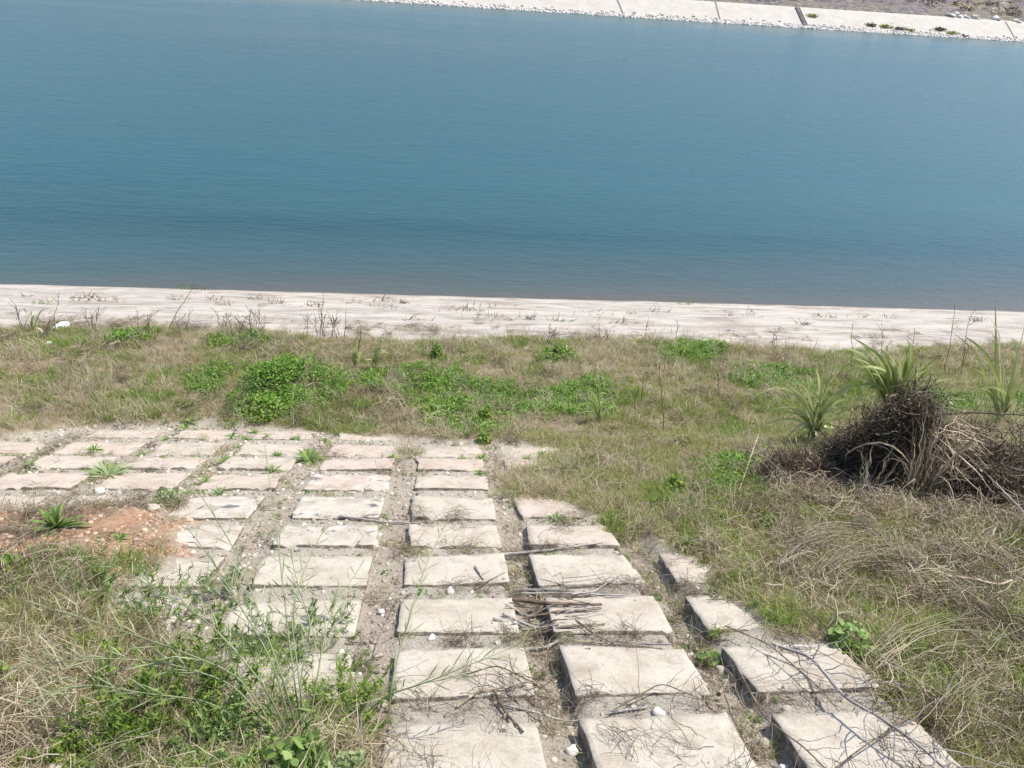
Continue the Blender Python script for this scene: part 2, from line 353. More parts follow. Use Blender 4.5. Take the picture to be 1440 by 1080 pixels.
concrete('concrete', False); concrete('concrete_stained', True)
m, t, bs = mat('soil_shade_concrete'); MATS['soil_shade_concrete'] = m; t.links.new(ramp(t, noise(t, 25, 6, .7), [(.35, (.07, .06, .045)), (.5, (.17, .145, .115)), (.65, (.32, .285, .24))]), bs.inputs['Base Color']); bs.inputs['Roughness'].default_value = .95  # soil-brown concrete: painted shade on slab sides, plain colour on thin far drains
def slab(u0, u1, v0, v1, thick=.11, chip=.012, dz=0.):
    """a cast slab in slope coordinates: u along the canal, v down the slope; uneven arrises"""
    nu, nv = 22, 15; r = .012
    fu = np.linspace(0, 1, nu); fv = np.linspace(0, 1, nv)
    # pull the outermost lines in for an arris
    U, Vv = np.meshgrid(fu, fv)
    sk_ = rng.normal(0, .006, 8)
    X = u0+(u1-u0)*U; Yy = v0+(v1-v0)*Vv
    X = X+(sk_[0]*(1-U)+sk_[1]*U)*(Vv-.5)*2; Yy = Yy+(sk_[2]*(1-Vv)+sk_[3]*Vv)*(U-.5)*2
    s_ = rng.integers(1000)
    dU = np.minimum(U, 1-U)*(u1-u0); dV = np.minimum(Vv, 1-Vv)*(v1-v0); dE = np.minimum(dU, dV)
    cu, cv = (u0+u1)/2, (v0+v1)/2
    ed = (dE < 1e-6)
    nzv = fbm(X*16, Yy*16, 3, s_)
    chipz = np.where(dE < .03, 1, 0)*np.maximum(0, nzv-.6)*chip*7
    pull = ed*(.001+chip*.5*np.maximum(0, fbm(X*9+5, Yy*9, 3, s_+3)-.45)*4)
    X = X+np.sign(cu-X)*pull*(dU < 1e-6); Yy = Yy+np.sign(cv-Yy)*pull*(dV < 1e-6)
    Wz = dz+(fbm(X*4, Yy*4, 3, s_+7)-.5)*.008-ed*.001-chipz+sk_[4]*(U-.5)*1.2+sk_[5]*(Vv-.5)*.8
    V = [np.stack([X.ravel(), Yy.ravel(), Wz.ravel()], 1)]
    i = (np.arange(nv-1)[:, None]*nu+np.arange(nu-1)[None]).ravel(); Fs = [np.stack([i, i+1, i+nu+1, i+nu], 1)]
    ring = np.concatenate([np.arange(nu), np.arange(1, nv)*nu+nu-1, (nv-1)*nu+np.arange(nu-2, -1, -1), np.arange(nv-2, 0, -1)*nu])
    top = V[0][ring]; n = len(ring); idx = ring; cur = nu*nv
    for k, (d, ex) in enumerate(((.004, .002), (.05, .003), (thick, .0))):
        P = top.copy(); P[:, 2] -= d+rng.normal(0, .0015, n); P[:, 0] += np.sign(P[:, 0]-cu)*ex; P[:, 1] += np.sign(P[:, 1]-cv)*ex
        V.append(P); ni = cur+np.arange(n); Fs.append(np.stack([idx, ni, np.roll(ni, -1), np.roll(idx, -1)], 1)); idx = ni; cur += n
    V = np.concatenate(V); Fs = np.concatenate(Fs)
    c_, s_n = math.cos(TH), math.sin(TH)          # slope -> world
    Wd = np.stack([V[:, 0], V[:, 1]*c_+V[:, 2]*s_n, H-1.6-V[:, 1]*s_n+V[:, 2]*c_], 1)
    return Wd, Fs, (nu-1)*(nv-1)+n
COLS = {-5: (-3.48, -2.99), -4: (-2.83, -2.29), -3: (-2.16, -1.67), -2: (-1.53, -1.05), -1: (-.85, -.32), 0: (-.155, .335), 1: (.48, .965), 2: (1.13, 1.60)}
CN = {-5: 'of the leftmost column', -4: 'of the second column from the left', -3: 'of the third column from the left', -2: 'of the fourth column from the left', -1: 'of the column left of the wide joint', 0: 'of the column right of the wide joint', 1: 'of the column under the stick pile', 2: 'of the rightmost column'}
ROWS = [6.40, 5.98, 5.50, 5.03, 4.58, 4.07, 3.55, 3.08, 2.59, 2.12, 1.655, 1.19, .72]
DEP = [.30, .31, .36, .31, .34, .40, .32, .34, .33, .325, .345, .345, .345]
skip = {(0, 0), (0, 1), (1, 0), (1, 1), (-1, 0), (2, 0), (2, 1), (2, 2), (2, 3), (2, 4), (2, 5), (2, 6), (-5, 0), (-5, 6), (-4, 6), (-5, 7), (-4, 7), (-3, 7), (-5, 8), (-4, 8), (-5, 9), (-4, 9), (-5, 10), (-4, 10), (-5, 11), (-4, 11), (-5, 12), (-4, 12), (-3, 11), (-3, 12), (-3, 10), (-3, 6), (-5, 1), (-4, 0)}
SL = []
for ci, (u0, u1) in COLS.items():
    k = 0
    for ri, v1 in enumerate(ROWS):
        if (ci, ri) in skip or (ci < 0 and ri > 10): continue
        st = (ci, ri) in ((-1, 6), (-1, 4), (-1, 5), (-2, 6), (-2, 5))
        j = rng.normal(0, .006, 4); D_ = DEP[ri]+(.0 if ci else 0)
        far = ri < 7
        V, Fq, ntop = slab(u0+j[0], u1+j[1], v1-D_+j[2], v1+j[3], chip=.02 if far else .008, dz=-.012 if ri < 3 else 0)
        mb = MB(); mb.add(V, Fq); c0 = V.mean(0)
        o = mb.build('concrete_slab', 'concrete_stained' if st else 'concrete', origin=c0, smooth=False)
        o.data.materials.append(MATS['soil_shade_concrete']); mi = np.zeros(len(Fq), np.int32); mi[ntop:] = 1; o.data.polygons.foreach_set('material_index', mi)  # faces below the top edge go darker, shade painted into their colour
        kind = 'soot-stained' if st else ('weathered pinkish' if far else 'smooth pale')
        tag(o, '%s concrete slab, %s from the top %s' % (kind, ORD[k], CN[ci]), 'concrete slab', 'concrete slabs laid in rows down the bank', 'thing'); k += 1
        SL.append((u0, u1, v1-D_, v1))
def onslab(x, y, mg=0.):
    v = y/math.cos(TH); r = np.zeros(x.shape, bool)
    for (a_, b, c_, d) in SL: r |= (x > a_-mg) & (x < b+mg) & (v > c_-mg) & (v < d+mg)
    return r
def surf(x, y):                 # top of what lies there: slab or soil
    g0 = ground(x, y); return np.where(onslab(x, y), np.maximum(g0, prof(y)), g0)
def sp(px, py):
    p = at(px, py); p[2] = float(surf(np.array([p[0]]), np.array([p[1]]))[0]); return p

# ------------------------------------------------------------------ scattered cover (uncountable)
def unit(a_): return a_/(np.linalg.norm(a_, axis=-1, keepdims=True)+1e-9)
def tuft(B, rad, h, wdt, lean=.6, n=4, flat=0., tint=None):
    an = rng.uniform(0, 2*math.pi, B); rr_ = rad*np.sqrt(rng.uniform(0, 1, B)); base = np.stack([rr_*np.cos(an), rr_*np.sin(an), np.full(B, -.01)], 1)
    da = rng.uniform(0, 2*math.pi, B); d = np.stack([np.cos(da), np.sin(da), np.zeros(B)], 1)
    L = h*rng.uniform(.45, 1.15, B); le = lean*rng.uniform(.2, 1.4, B)
    t_ = np.linspace(0, 1, n)
    P = base[:, None]+d[:, None]*(L*le)[:, None, None]*(t_**1.7)[None, :, None]
    up = (L/np.sqrt(1+le**2*.7))[:, None]*(t_-.28*le[:, None]*t_**2.5)*(1-flat)
    P[:, :, 2] += up
    P[:, 1:, :2] += rng.normal(0, h*.05, (B, n-1, 2))
    W = wdt*rng.uniform(.6, 1.3, B)[:, None]*(np.array([.8, 1, .75, .12]) if n == 4 else np.linspace(1, .15, n))
    sa = da+math.pi/2+rng.normal(0, .7, B); S = np.stack([np.cos(sa), np.sin(sa), rng.normal(0, .2, B)], 1)
    mb = MB(); mb.blades(P, W, unit(S), rng.uniform(.0, 1, B) if tint is None else tint(B)); return mb
def thatch(B, rad, L0, wdt):
    an = rng.uniform(0, 2*math.pi, B); c0 = rng.normal(0, rad*.5, (B, 3)); c0[:, 2] = rng.uniform(0, .05, B)
    d = np.stack([np.cos(an), np.sin(an), rng.normal(0, .28, B)], 1); q = np.stack([-np.sin(an), np.cos(an), rng.normal(0, .3, B)], 1)
    L = L0*rng.uniform(.4, 1.3, B); t_ = np.linspace(-.5, .5, 5)
    P = c0[:, None]+d[:, None]*L[:, None, None]*t_[None, :, None]+q[:, None]*(L*rng.normal(0, .5, B))[:, None, None]*((t_**2)[None, :, None])
    P[:, :, 2] += (L*rng.uniform(0, .5, B))[:, None]*(.25-t_**2)[None]
    P += rng.normal(0, L0*.02, P.shape)
    mb = MB(); mb.tubes(P, wdt*rng.uniform(.5, 1.3, B)[:, None]*np.ones(5), 3, rng.uniform(0, 1, B)); return mb
def leaves(B, cen, size, tilt=.6, T=None, asp=.6):
    """small pointed leaves at given centres"""
    an = rng.uniform(0, 2*math.pi, B); d = unit(np.stack([np.cos(an), np.sin(an), rng.normal(0, tilt, B)], 1))
    s_ = unit(np.cross(d, unit(np.stack([rng.normal(0, tilt, B), rng.normal(0, tilt, B), np.ones(B)], 1))))
    L = size*rng.uniform(.6, 1.3, B); t_ = np.array([-.5, -.1, .25, .5])
    P = cen[:, None]+d[:, None]*L[:, None, None]*t_[None, :, None]
    W = (L*asp)[:, None]*np.array([.15, 1, .7, .08])
    return P, W, s_, (rng.uniform(0, 1, B) if T is None else T)
def clump(B, rx, rz, size):
    th = rng.uniform(0, 2*math.pi, B); r_ = np.sqrt(rng.uniform(0, 1, B)); cen = np.stack([rx*r_*np.cos(th), rx*r_*np.sin(th), rz*np.sqrt(1-r_**2*.85)*rng.uniform(.3, 1, B)], 1)
    mb = MB(); mb.blades(*leaves(B, cen, size)); return mb
def pebble(k, rough=.28):
    import bmesh
    bm = bmesh.new(); bmesh.ops.create_icosphere(bm, subdivisions=2, radius=1)
    s_ = rng.uniform(.6, 1.1, 3); s_[2] *= .65; off = rng.normal(0, 5, 3)
    from mathutils import noise as mn
    for v in bm.verts:
        f = 1+rough*mn.noise(v.co*1.1+Vector(off))*2
        v.co = Vector((v.co.x*s_[0]*f, v.co.y*s_[1]*f, v.co.z*s_[2]*f))
    V = np.array([v.co[:] for v in bm.verts]); F3 = np.array([[v.index for v in f.verts] for f in bm.faces]); bm.free()
    return V, np.concatenate([F3, F3[:, 2:]], 1)
def mesh_tris(name, V, F3, m, tint=.5, origin=(0, 0, 0), link=True):
    me = bpy.data.meshes.new(name); me.from_pydata((V).tolist(), [], F3[:, :3].tolist()); me.update()
    me.polygons.foreach_set('use_smooth', np.ones(len(me.polygons), bool))
    me.attributes.new('tint', 'FLOAT', 'POINT').data.foreach_set('value', np.full(len(V), tint))
    me.materials.append(MATS[m]); o = bpy.data.objects.new(name, me); o.location = tuple(origin)
    if link: COL.objects.link(o)
    return o
def scatter(name, srcs, P, scale, label=None):
    """one object: points carrying copies of the source clumps"""
    c = bpy.data.collections.new(name+'_sources')
    for s_ in srcs: c.objects.link(s_)
    n = len(P); me = bpy.data.meshes.new(name); me.vertices.add(n); me.vertices.foreach_set('co', P.ravel())
    rot = np.stack([rng.normal(0, .12, n)-.25, rng.normal(0, .12, n), rng.uniform(0, 6.283, n)], 1); rot[:, 0] = rng.normal(0, .15, n)
    me.attributes.new('rot', 'FLOAT_VECTOR', 'POINT').data.foreach_set('vector', rot.ravel())
    me.attributes.new('siz', 'FLOAT', 'POINT').data.foreach_set('value', scale)
    me.attributes.new('idx', 'INT', 'POINT').data.foreach_set('value', rng.integers(0, len(srcs), n).astype(np.int32))
    me.update()
    o = bpy.data.objects.new(name, me); COL.objects.link(o)
    ng = bpy.data.node_groups.new(name, 'GeometryNodeTree')
    ng.interface.new_socket('Geometry', in_out='INPUT', socket_type='NodeSocketGeometry'); ng.interface.new_socket('Geometry', in_out='OUTPUT', socket_type='NodeSocketGeometry')
    a_ = ng.nodes.new('NodeGroupInput'); z = ng.nodes.new('NodeGroupOutput'); ip = ng.nodes.new('GeometryNodeInstanceOnPoints')
    ci = ng.nodes.new('GeometryNodeCollectionInfo'); ci.inputs['Collection'].default_value = c; ci.inputs['Separate Children'].default_value = True; ci.inputs['Reset Children'].default_value = True
    def na(nm, ty):
        q = ng.nodes.new('GeometryNodeInputNamedAttribute'); q.data_type = ty; q.inputs[0].default_value = nm
        return [s_ for s_ in q.outputs if s_.enabled and s_.name == 'Attribute'][0]
    L = ng.links.new
    L(a_.outputs[0], ip.inputs['Points']); L(ci.outputs[0], ip.inputs['Instance']); ip.inputs['Pick Instance'].default_value = True
    L(na('idx', 'INT'), ip.inputs['Instance Index']); L(na('rot', 'FLOAT_VECTOR'), ip.inputs['Rotation']); L(na('siz', 'FLOAT'), ip.inputs['Scale'])
    L(ip.outputs[0], z.inputs[0])
    md = o.modifiers.new('scatter', 'NODES'); md.node_group = ng
    tag(o, label, None, None, 'stuff'); return o
def pts(n, x0, x1, y0, y1):
    x = rng.uniform(x0, x1, n); y = rng.uniform(y0, y1, n)
    # thin out what lies outside the view wedge
    k = (x > -1.15*0-(.78*y+1.6)) & (x < (1.05*y+1.6)); return x[k], y[k]
def keep(x, y, pr): k = rng.uniform(0, 1, len(x)) < pr; return x[k], y[k]
def P3(x, y, f=surf, dz=0.): return np.stack([x, y, f(x, y)+dz], 1)

RIGHTW = lambda x, y: sst(0, 1.5, x-(.35+.25*y))       # toward the brambles
def vegfield(x, y): return sst(-.06, .10, -edge(SLABS, x, y)+(fbm(x*5, y*5, 3, 60)-.5)*.22)*(1-sst(.0, .15, edge(ORANGE, x, y)))*(1-sst(7.75, 8.15, y+(fbm(x*1.1, y*0+3, 3, 8)-.5)*.35+(fbm(x*5, y*5, 3, 18)-.5)*.9)*.97)
dry = [tuft(34, .06, .085, .0032, 1.1).build('grass_clump', 'dry_grass', link=False) for k in range(6)]
dry += [tuft(7, .06, .20, .0042, .5, tint=lambda B: rng.uniform(.6, 1, B)).build('grass_clump', 'dry_grass', link=False) for k in range(2)]
oliv = [tuft(30, .055, .08, .0034, .8).build('grass_clump', 'olive_grass', link=False) for k in range(5)]
grn = [tuft(30, .05, .11, .0042, .8).build('grass_clump', 'green_grass', link=False) for k in range(4)]
x, y = pts(110000, -9, 11, .6, 8.3)
gm = fbm(x*.9+3, y*.9, 4, 200)           # where it is greener
gm = gm+.10*sst(0, 2, 2.5-x)*0-.02
vf_ = vegfield(x, y)
pn = np.clip(.35+2.6*(fbm(x*2.3, y*2.3, 3, 700)-.38), .2, 1)
kd = keep(x, y, vf_*pn*(.75-1.5*np.clip(gm-.48, 0, .4))*(1-.45*sst(.5, 1.6, x-.2*y)*(1-sst(4.2, 5.2, y))))
scatter('dry_grass', dry, P3(*kd, ground), rng.uniform(.55, 1.15, len(kd[0]))*(.6+.9*fbm(kd[0]*3, kd[1]*3, 2, 710)), 'dry straw-coloured grass matting the berm and the bank')
x, y = pts(80000, -9, 11, .6, 8.2); gm = fbm(x*.9+3, y*.9, 4, 200)
kd = keep(x, y, vegfield(x, y)*np.clip(.24+3.2*(gm-.48)+.4*sst(.5, 1.6, x-.2*y), .06, .95))
scatter('olive_grass', oliv, P3(*kd, ground), rng.uniform(.5, 1.1, len(kd[0])), 'short olive green grass growing through the dry grass')
x, y = pts(60000, -9, 11, .6, 7.9); gm = fbm(x*1.1+9, y*1.1, 4, 300)
low = sst(-.15, .15, edge(GREENLOW, x, y)+(fbm(x*4, y*4, 3, 61)-.5)*.4)
kd = keep(x, y, np.maximum(vegfield(x, y)*np.clip(2.2*(gm-.5)+.12*sst(.5, 1.6, x-.2*y), 0, .7), low*.5))
scatter('green_grass', grn, P3(*kd, ground), rng.uniform(.5, 1.1, len(kd[0])), 'fresh green grass in patches on the bank')
# thatch of dead stems, thick at right and lower left
th = [thatch(26, .09, .15, .0011).build('stem_tangle', 'twig', link=False) for k in range(5)]
ths = [thatch(26, .09, .15, .0014).build('stem_tangle', 'straw', link=False) for k in range(4)]
x, y = pts(42000, -7, 8, .6, 7.6)
de = edge(SLABS, x, y); rgt = sst(.3, 1.3, x-(.5+.12*y))
p = vegfield(x, y)*np.where(x > 0, (.07+.19*rgt)*(1-.8*sst(3.8, 5.0, y)), .33*(1-sst(2.6, 3.2, y))+.06)
p = p*np.clip(.35+2.6*(fbm(x*1.5, y*1.5, 3, 71)-.4), .1, 1)
kd = keep(x, y, p); scatter('dead_stems', th+ths[:2], P3(*kd, ground, .015), rng.uniform(.6, 1.4, len(kd[0])), 'tangled dead grey and straw stems lying over the grass')
x, y = pts(7000, -5, -1, 2.2, 4.4); kd = keep(x, y, sst(-.15, .1, edge(ORANGE, x, y))*np.clip(2.0*(fbm(x*4, y*4, 3, 72)-.46), 0, .4))
scatter('clay_litter', th+[dry[0], oliv[0]], P3(*kd, ground, .0), rng.uniform(.3, .9, len(kd[0])), 'dry stems and grass creeping over the orange clay')
# loose twigs strewn on the right-hand slabs
x, y = pts(9000, -1.2, 3, .6, 3.6)
p = sst(-.1, .1, edge(SLABS, x, y))*np.clip(sst(.9, 1.7, x-.1*y)*.28+.05*(x > -.2)+.35*(np.abs(((y/math.cos(TH)-1.19) % .47)-.09) < .05)*(x > -.2), 0, 1)
kd = keep(x, y, p*.26); scatter('loose_twigs', th, P3(*kd, surf, .004), rng.uniform(.4, 1.0, len(kd[0])), 'fine dead twigs strewn over the slabs and joints')
# gravel in the joints
peb = []
for k in range(6):
    V, F3 = pebble(k); peb.append(mesh_tris('pebble', V*.5, F3, 'stone', [.1, .25, .4, .5, .65, .85][k], link=False))
x, y = pts(60000, -4, 2.4, .5, 5.75)
jn = ~onslab(x, y, .006); bare = sst(-.05, .1, edge(SLABS, x, y))*(1-sst(-.1, .1, edge(ORANGE, x, y)))
kd = keep(x, y, jn*bare*np.clip((.55+.9*(fbm(x*3, y*3, 3, 91)-.4)+.25*(x < -.3))*np.where(incol(x) > .5, .35+.45*(y > 3.3), 1), 0, 1)); n = len(kd[0])
scatter('gravel', peb, P3(*kd, ground, .001), .007+.026*rng.uniform(0, 1, n)**3.2, 'whitish and tan gravel in the joints between the slabs')
x, y = pts(6000, -4, 2.4, .5, 5.75)
kd = keep(x, y, onslab(x, y, -.01)*.16*sst(0, .1, edge(SLABS, x, y))); scatter('grit', peb, P3(*kd, surf), rng.uniform(.004, .010, len(kd[0])), 'small grit scattered on the slabs')
x, y = pts(9000, -5, -1, 2.2, 4.2)
kd = keep(x, y, sst(-.1, .1, edge(ORANGE, x, y))*.8)
clod = [mesh_tris('clod', pebble(9)[0]*.5, pebble(9)[1], 'soil', .5, link=False) for k in range(2)]
m, t, bs = mat('clay'); MATS['clay'] = m; oi = N(t, 'ShaderNodeObjectInfo')
t.links.new(ramp(t, oi.outputs['Random'], [(0, (.15, .10, .075)), (.4, (.36, .22, .14)), (.8, (.54, .38, .26)), (1, (.35, .30, .25))]), bs.inputs['Base Color']); bs.inputs['Roughness'].default_value = .95
for o in clod: o.data.materials[0] = m
scatter('clay_clods', clod, P3(*kd, ground), .008+.03*rng.uniform(0, 1, len(kd[0]))**3, 'crumbly orange clay clods on the dug patch')
# small green growth inside the joints
ml = [clump(26, .03, .03, .016).build('leaf_clump', 'weed', link=False) for k in range(4)]
x, y = pts(12000, -4, 2.4, .5, 5.75)
kd = keep(x, y, (~onslab(x, y, -.01))*sst(-.05, .1, edge(SLABS, x, y))*np.clip(.16+1.3*(fbm(x*2.5, y*2.5, 3, 111)-.5)+.75*sst(.93, 1.0, x)*(x < 1.16)+.3*(x > .33)*(x < .5), 0, .95))
scatter('joint_weeds', ml[:2]+[dry[0], dry[1], oliv[0], oliv[1], th[0], th[1]], P3(*kd, ground), rng.uniform(.35, .9, len(kd[0])), 'tiny weeds and grass rooted in the joints')
# leafy ground cover on the berm
cl = [clump(75, .075, .06, .018).build('leaf_clump', 'clover', link=False) for k in range(5)]
GC = [[(480, 535), (560, 520), (640, 522), (720, 548), (740, 560), (840, 530), (868, 560), (850, 590), (740, 590), (690, 612), (600, 600), (560, 560), (480, 550)],
      [(160, 470), (200, 468), (212, 482), (165, 485)], [(300, 478), (385, 474), (388, 485), (300, 488)], [(935, 485), (1010, 482), (1015, 502), (940, 505)],
      [(1040, 510), (1130, 515), (1130, 550), (1040, 545)], [(1320, 560), (1440, 560), (1440, 590), (1330, 585)], [(330, 560), (405, 560), (400, 588), (320, 590)], [(1370, 478), (1460, 474), (1460, 486), (1372, 488)], [(270, 525), (310, 520), (312, 550), (275, 552)], [(1075, 645), (1010, 660), (1000, 690), (1060, 690)]]
allx = []; ally = []
x, y = pts(42000, -7, 9, 3, 8.1)
pp = np.zeros(len(x))
for q in GC: pp = np.maximum(pp, sst(-.1, .12, edge(poly(q), x, y)+(fbm(x*4, y*4, 3, 121)-.5)*.35))
kd = keep(x, y, np.clip(pp*(.5+1.3*(fbm(x*3, y*3, 2, 131)-.35)), 0, 1)*.95); scatter('leafy_ground_cover', cl, P3(*kd, ground, .01), rng.uniform(.6, 1.2, len(kd[0])), 'low bright green leafy plants spreading over the grassy berm')
x = rng.uniform(-9, 13, 5200); y = 7.95+rng.exponential(.35, 5200); y = np.minimum(y, 11.6)
x, y = keep(x, y, np.clip(1.6*(fbm(x*1.6, y*2.5, 3, 801)-.42), 0.01, .5)*np.exp(-(y-7.95)*.55))
scatter('lining_litter', [dry[0], dry[1], th[0], th[1], ths[0]], P3(x, y, lining_z), rng.uniform(.4, 1.1, len(x)), 'dry grass and litter caught along the upper edge of the canal lining')
# riprap at the far waterline
x = rng.uniform(-60, 70, 9000); dd = np.abs(rng.normal(0, .22, 9000)); y = yf(x)+dd-.1
scatter('riprap', [mesh_tris('rubble', pebble(k)[0]*.5, pebble(k)[1], 'white_stone', .5+.1*k, link=False) for k in range(4)], np.stack([x, y, far_z(x, y)+.02], 1), rng.uniform(.06, .22, 9000), 'white broken rubble along the far waterline')
#PLANTS
# ------------------------------------------------------------------ single plants
def rosette(pos, r_, n, wd, m, label, group, name='rosette_weed', lift=.5, cat='weed'):
    mb = MB(); t_ = np.linspace(0, 1, 5)
    k = np.arange(n); an = k*2.4+rng.normal(0, .25, n); inner = k/n
    el = np.radians(12+inner*62+rng.normal(0, 7, n))*lift*1.6; L = r_*(1.15-.45*inner)*rng.uniform(.8, 1.15, n)
    d = np.stack([np.cos(an)*np.cos(el), np.sin(an)*np.cos(el), np.sin(el)], 1)
    P = np.array([0, 0, .004])+d[:, None]*L[:, None, None]*t_[None, :, None]; P[:, :, 2] -= (L*.35)[:, None]*(t_**2.2)[None]*np.cos(el)[:, None]
    P[:, :, 2] = np.maximum(P[:, :, 2], .006)
    S = unit(np.cross(d, [0, 0, 1.])+rng.normal(0, .15, (n, 3)))
    mb.blades(P+pos, (wd*rng.uniform(.8, 1.2, n))[:, None]*np.array([.35, .8, 1, .7, .05]), S, rng.uniform(.25, .9, n))
    o = mb.build(name, m, origin=pos); return tag(o, label, cat, group)
# leafy weeds rooted between the slabs: (px, py, radius, leaves, place)
WD = [(132, 634, .085, 20), (197, 638, .07, 16), (42, 655, .085, 16), (260, 603, .075, 14), (230, 616, .06, 12), (327, 614, .07, 14), (345, 616, .06, 12), (335, 626, .07, 14), (357, 606, .07, 14), (375, 614, .06, 10), (417, 616, .07, 14), (457, 619, .06, 12), (313, 648, .10, 20), (390, 638, .065, 14), (382, 660, .08, 16), (290, 676, .06, 12), (308, 692, .08, 18), (263, 690, .07, 14), (153, 714, .06, 12), (172, 770, .05, 10), (107, 788, .06, 12), (552, 641, .06, 14), (650, 642, .05, 12), (677, 642, .065, 16), (762, 640, .065, 14), (742, 642, .05, 10), (675, 664, .05, 12), (783, 729, .08, 16), (195, 588, .10, 20), (267, 594, .08, 16)]
WD.sort()
for i, (px, py, r_, n) in enumerate(WD):
    rosette(sp(px, py), r_, n, .013, 'weed' if i % 3 else 'weed_pale', 'small spiky-leaved weed rooted in a slab joint, %s such weed from the left' % ORD[i], 'small weeds rooted among the far slabs')
rosette(sp(153, 668), .19, 44, .024, 'weed_pale', 'big dark green thistle-like rosette on a slab joint at left, broadest of the weeds', 'large leafy rosettes')
rosette(sp(435, 645), .155, 44, .018, 'weed', 'bushy yellow-green rosette between slabs near the top left of the paving', 'large leafy rosettes')
rosette(sp(82, 755), .16, 40, .024, 'weed', 'bright green rosette growing out of the orange clay patch', 'large leafy rosettes', lift=.75)
def bushlet(pos, rx, rz, n, size, m, name, label, cat, group=None, stems=6):
    """a little leafy plant: thin stems and leaves in a mounded crown"""
    root = empty(name, pos); mb = MB()
    a_ = rng.uniform(0, 6.28, stems); q = rng.uniform(.3, .9, stems); t_ = np.linspace(0, 1, 4)
    E_ = np.stack([rx*q*np.cos(a_), rx*q*np.sin(a_), rz*rng.uniform(.6, .95, stems)], 1); P = pos+E_[:, None]*t_[None, :, None]
    mb.tubes(P, np.full((stems, 4), max(.0015, size*.06)), 4, rng.uniform(.3, .7, stems)); mb.build('stem', 'stalk', root, origin=pos)
    u = rng.normal(0, 1, (n, 3)); u = unit(u); u[:, 2] = np.abs(u[:, 2]); rr_ = rng.uniform(.35, 1, n)**.5
    lob = 1+.35*(fbm(u[:, 0]*2.3+5, u[:, 1]*2.3+u[:, 2], 2, int(pos[0]*37) & 255)-.5)*2
    cen = u*np.array([rx, rx, rz])*rr_[:, None]*lob[:, None]+[0, 0, .01]
    if n > 600:
        ns = 26; a2 = rng.uniform(0, 6.28, ns); q2 = np.sqrt(rng.uniform(0, 1, ns)); sc = np.stack([rx*.9*q2*np.cos(a2), rx*.8*q2*np.sin(a2), rz*(1-q2**2*.75)*rng.uniform(.35, .8, ns)], 1); sr = rx*rng.uniform(.22, .46, ns); si = rng.integers(0, ns, n)
        uu = unit(rng.normal(0, 1, (n, 3))); cen = sc[si]+uu*(sr[si]*rng.uniform(.3, 1.05, n)**.6)[:, None]*[1, 1, .6]; cen[:, 2] = np.abs(cen[:, 2])
    mb = MB(); P, W, S, T = leaves(n, cen, size); mb.blades(P+pos, W, S, T); mb.build('foliage', m, root, origin=pos)
    return tag(root, label, cat, group)
bushlet(gp(410, 556), .50, .27, 9000, .022, 'clover', 'leafy_bush', 'dense bright green mounded bush on the berm, left of centre', 'bush', stems=14)
bushlet(gp(376, 580), .24, .13, 1500, .026, 'clover', 'leafy_bush', 'small dark green bush at the foot of the mounded bush, touching the slabs', 'bush')
bushlet(gp(785, 508), .22, .17, 1100, .034, 'clover', 'leafy_bush', 'low vivid green bush near the canal lining, right of centre', 'bush')
bushlet(gp(181, 484), .20, .14, 700, .034, 'clover', 'leafy_bush', 'small vivid green bush by the canal lining at left', 'bush')
bushlet(gp(614, 502), .07, .18, 260, .034, 'clover', 'leafy_plant', 'upright dark green leafy plant standing above the ground cover by the lining', 'plant')
bushlet(gp(683, 592), .07, .16, 240, .034, 'green_grass', 'leafy_plant', 'bright yellow-green upright plant in front of the ground cover', 'plant', 'yellow-green plants')
bushlet(gp(680, 620), .06, .09, 130, .03, 'green_grass', 'leafy_plant', 'small yellow-green plant at the far end of the slabs', 'plant', 'yellow-green plants')
bushlet(gp(948, 692), .075, .10, 190, .034, 'green_grass', 'leafy_plant', 'bright green broad-leaved plant in the dry grass right of the slabs', 'plant', 'yellow-green plants')
bushlet(gp(13, 815), .09, .07, 260, .03, 'green_grass', 'leafy_plant', 'bright green leafy plant at the left edge below the orange clay', 'plant')
bushlet(gp(232, 706), .10, .07, 260, .026, 'weed_pale', 'leafy_plant', 'grey-green trailing plant beside the dug clay heap', 'plant')
bushlet(gp(1196, 905), .10, .13, 120, .034, 'weed', 'leafy_plant', 'mid green broad-leaved plant among dead stems at the lower right', 'plant')
bushlet(gp(1083, 738), .07, .06, 150, .03, 'green_grass', 'leafy_plant', 'little green plant below the left cane clump', 'plant')
bushlet(gp(970, 772), .06, .05, 120, .028, 'green_grass', 'leafy_plant', 'little green plant beside the upper end of the mossy joint', 'plant')
bushlet(gp(1000, 915), .06, .045, 70, .025, 'weed', 'leafy_plant', 'green plant rooted in the mossy joint between the two right-hand slab columns', 'plant')
bushlet(gp(155, 478), .05, .05, 40, .03, 'weed_pale', 'leafy_plant', 'pale grey-green tuft of leaves beside the small vivid bush at left', 'plant')
bushlet(gp(0, 968), .05, .07, 30, .05, 'green_grass', 'leafy_plant', 'single glossy green leafy sprig at the left edge of the lower grass', 'plant')

def vplane(pos, px, py):
    rt = unit(np.array([right[0], right[1], 0.])); fw = np.array([-rt[1], rt[0], 0]); d = ray(px, py)
    return np.array([0, 0, H])+d*((pos-[0, 0, H])@fw)/(d@fw)
def foot(px, py, h):                     # the ground below a point of height h seen at px, py
    p = at(px, py, h); p[2] = gz(p[0], p[1]); return p
right = R @ np.array([1., 0, 0]); upv = np.array([0, 0, 1.])
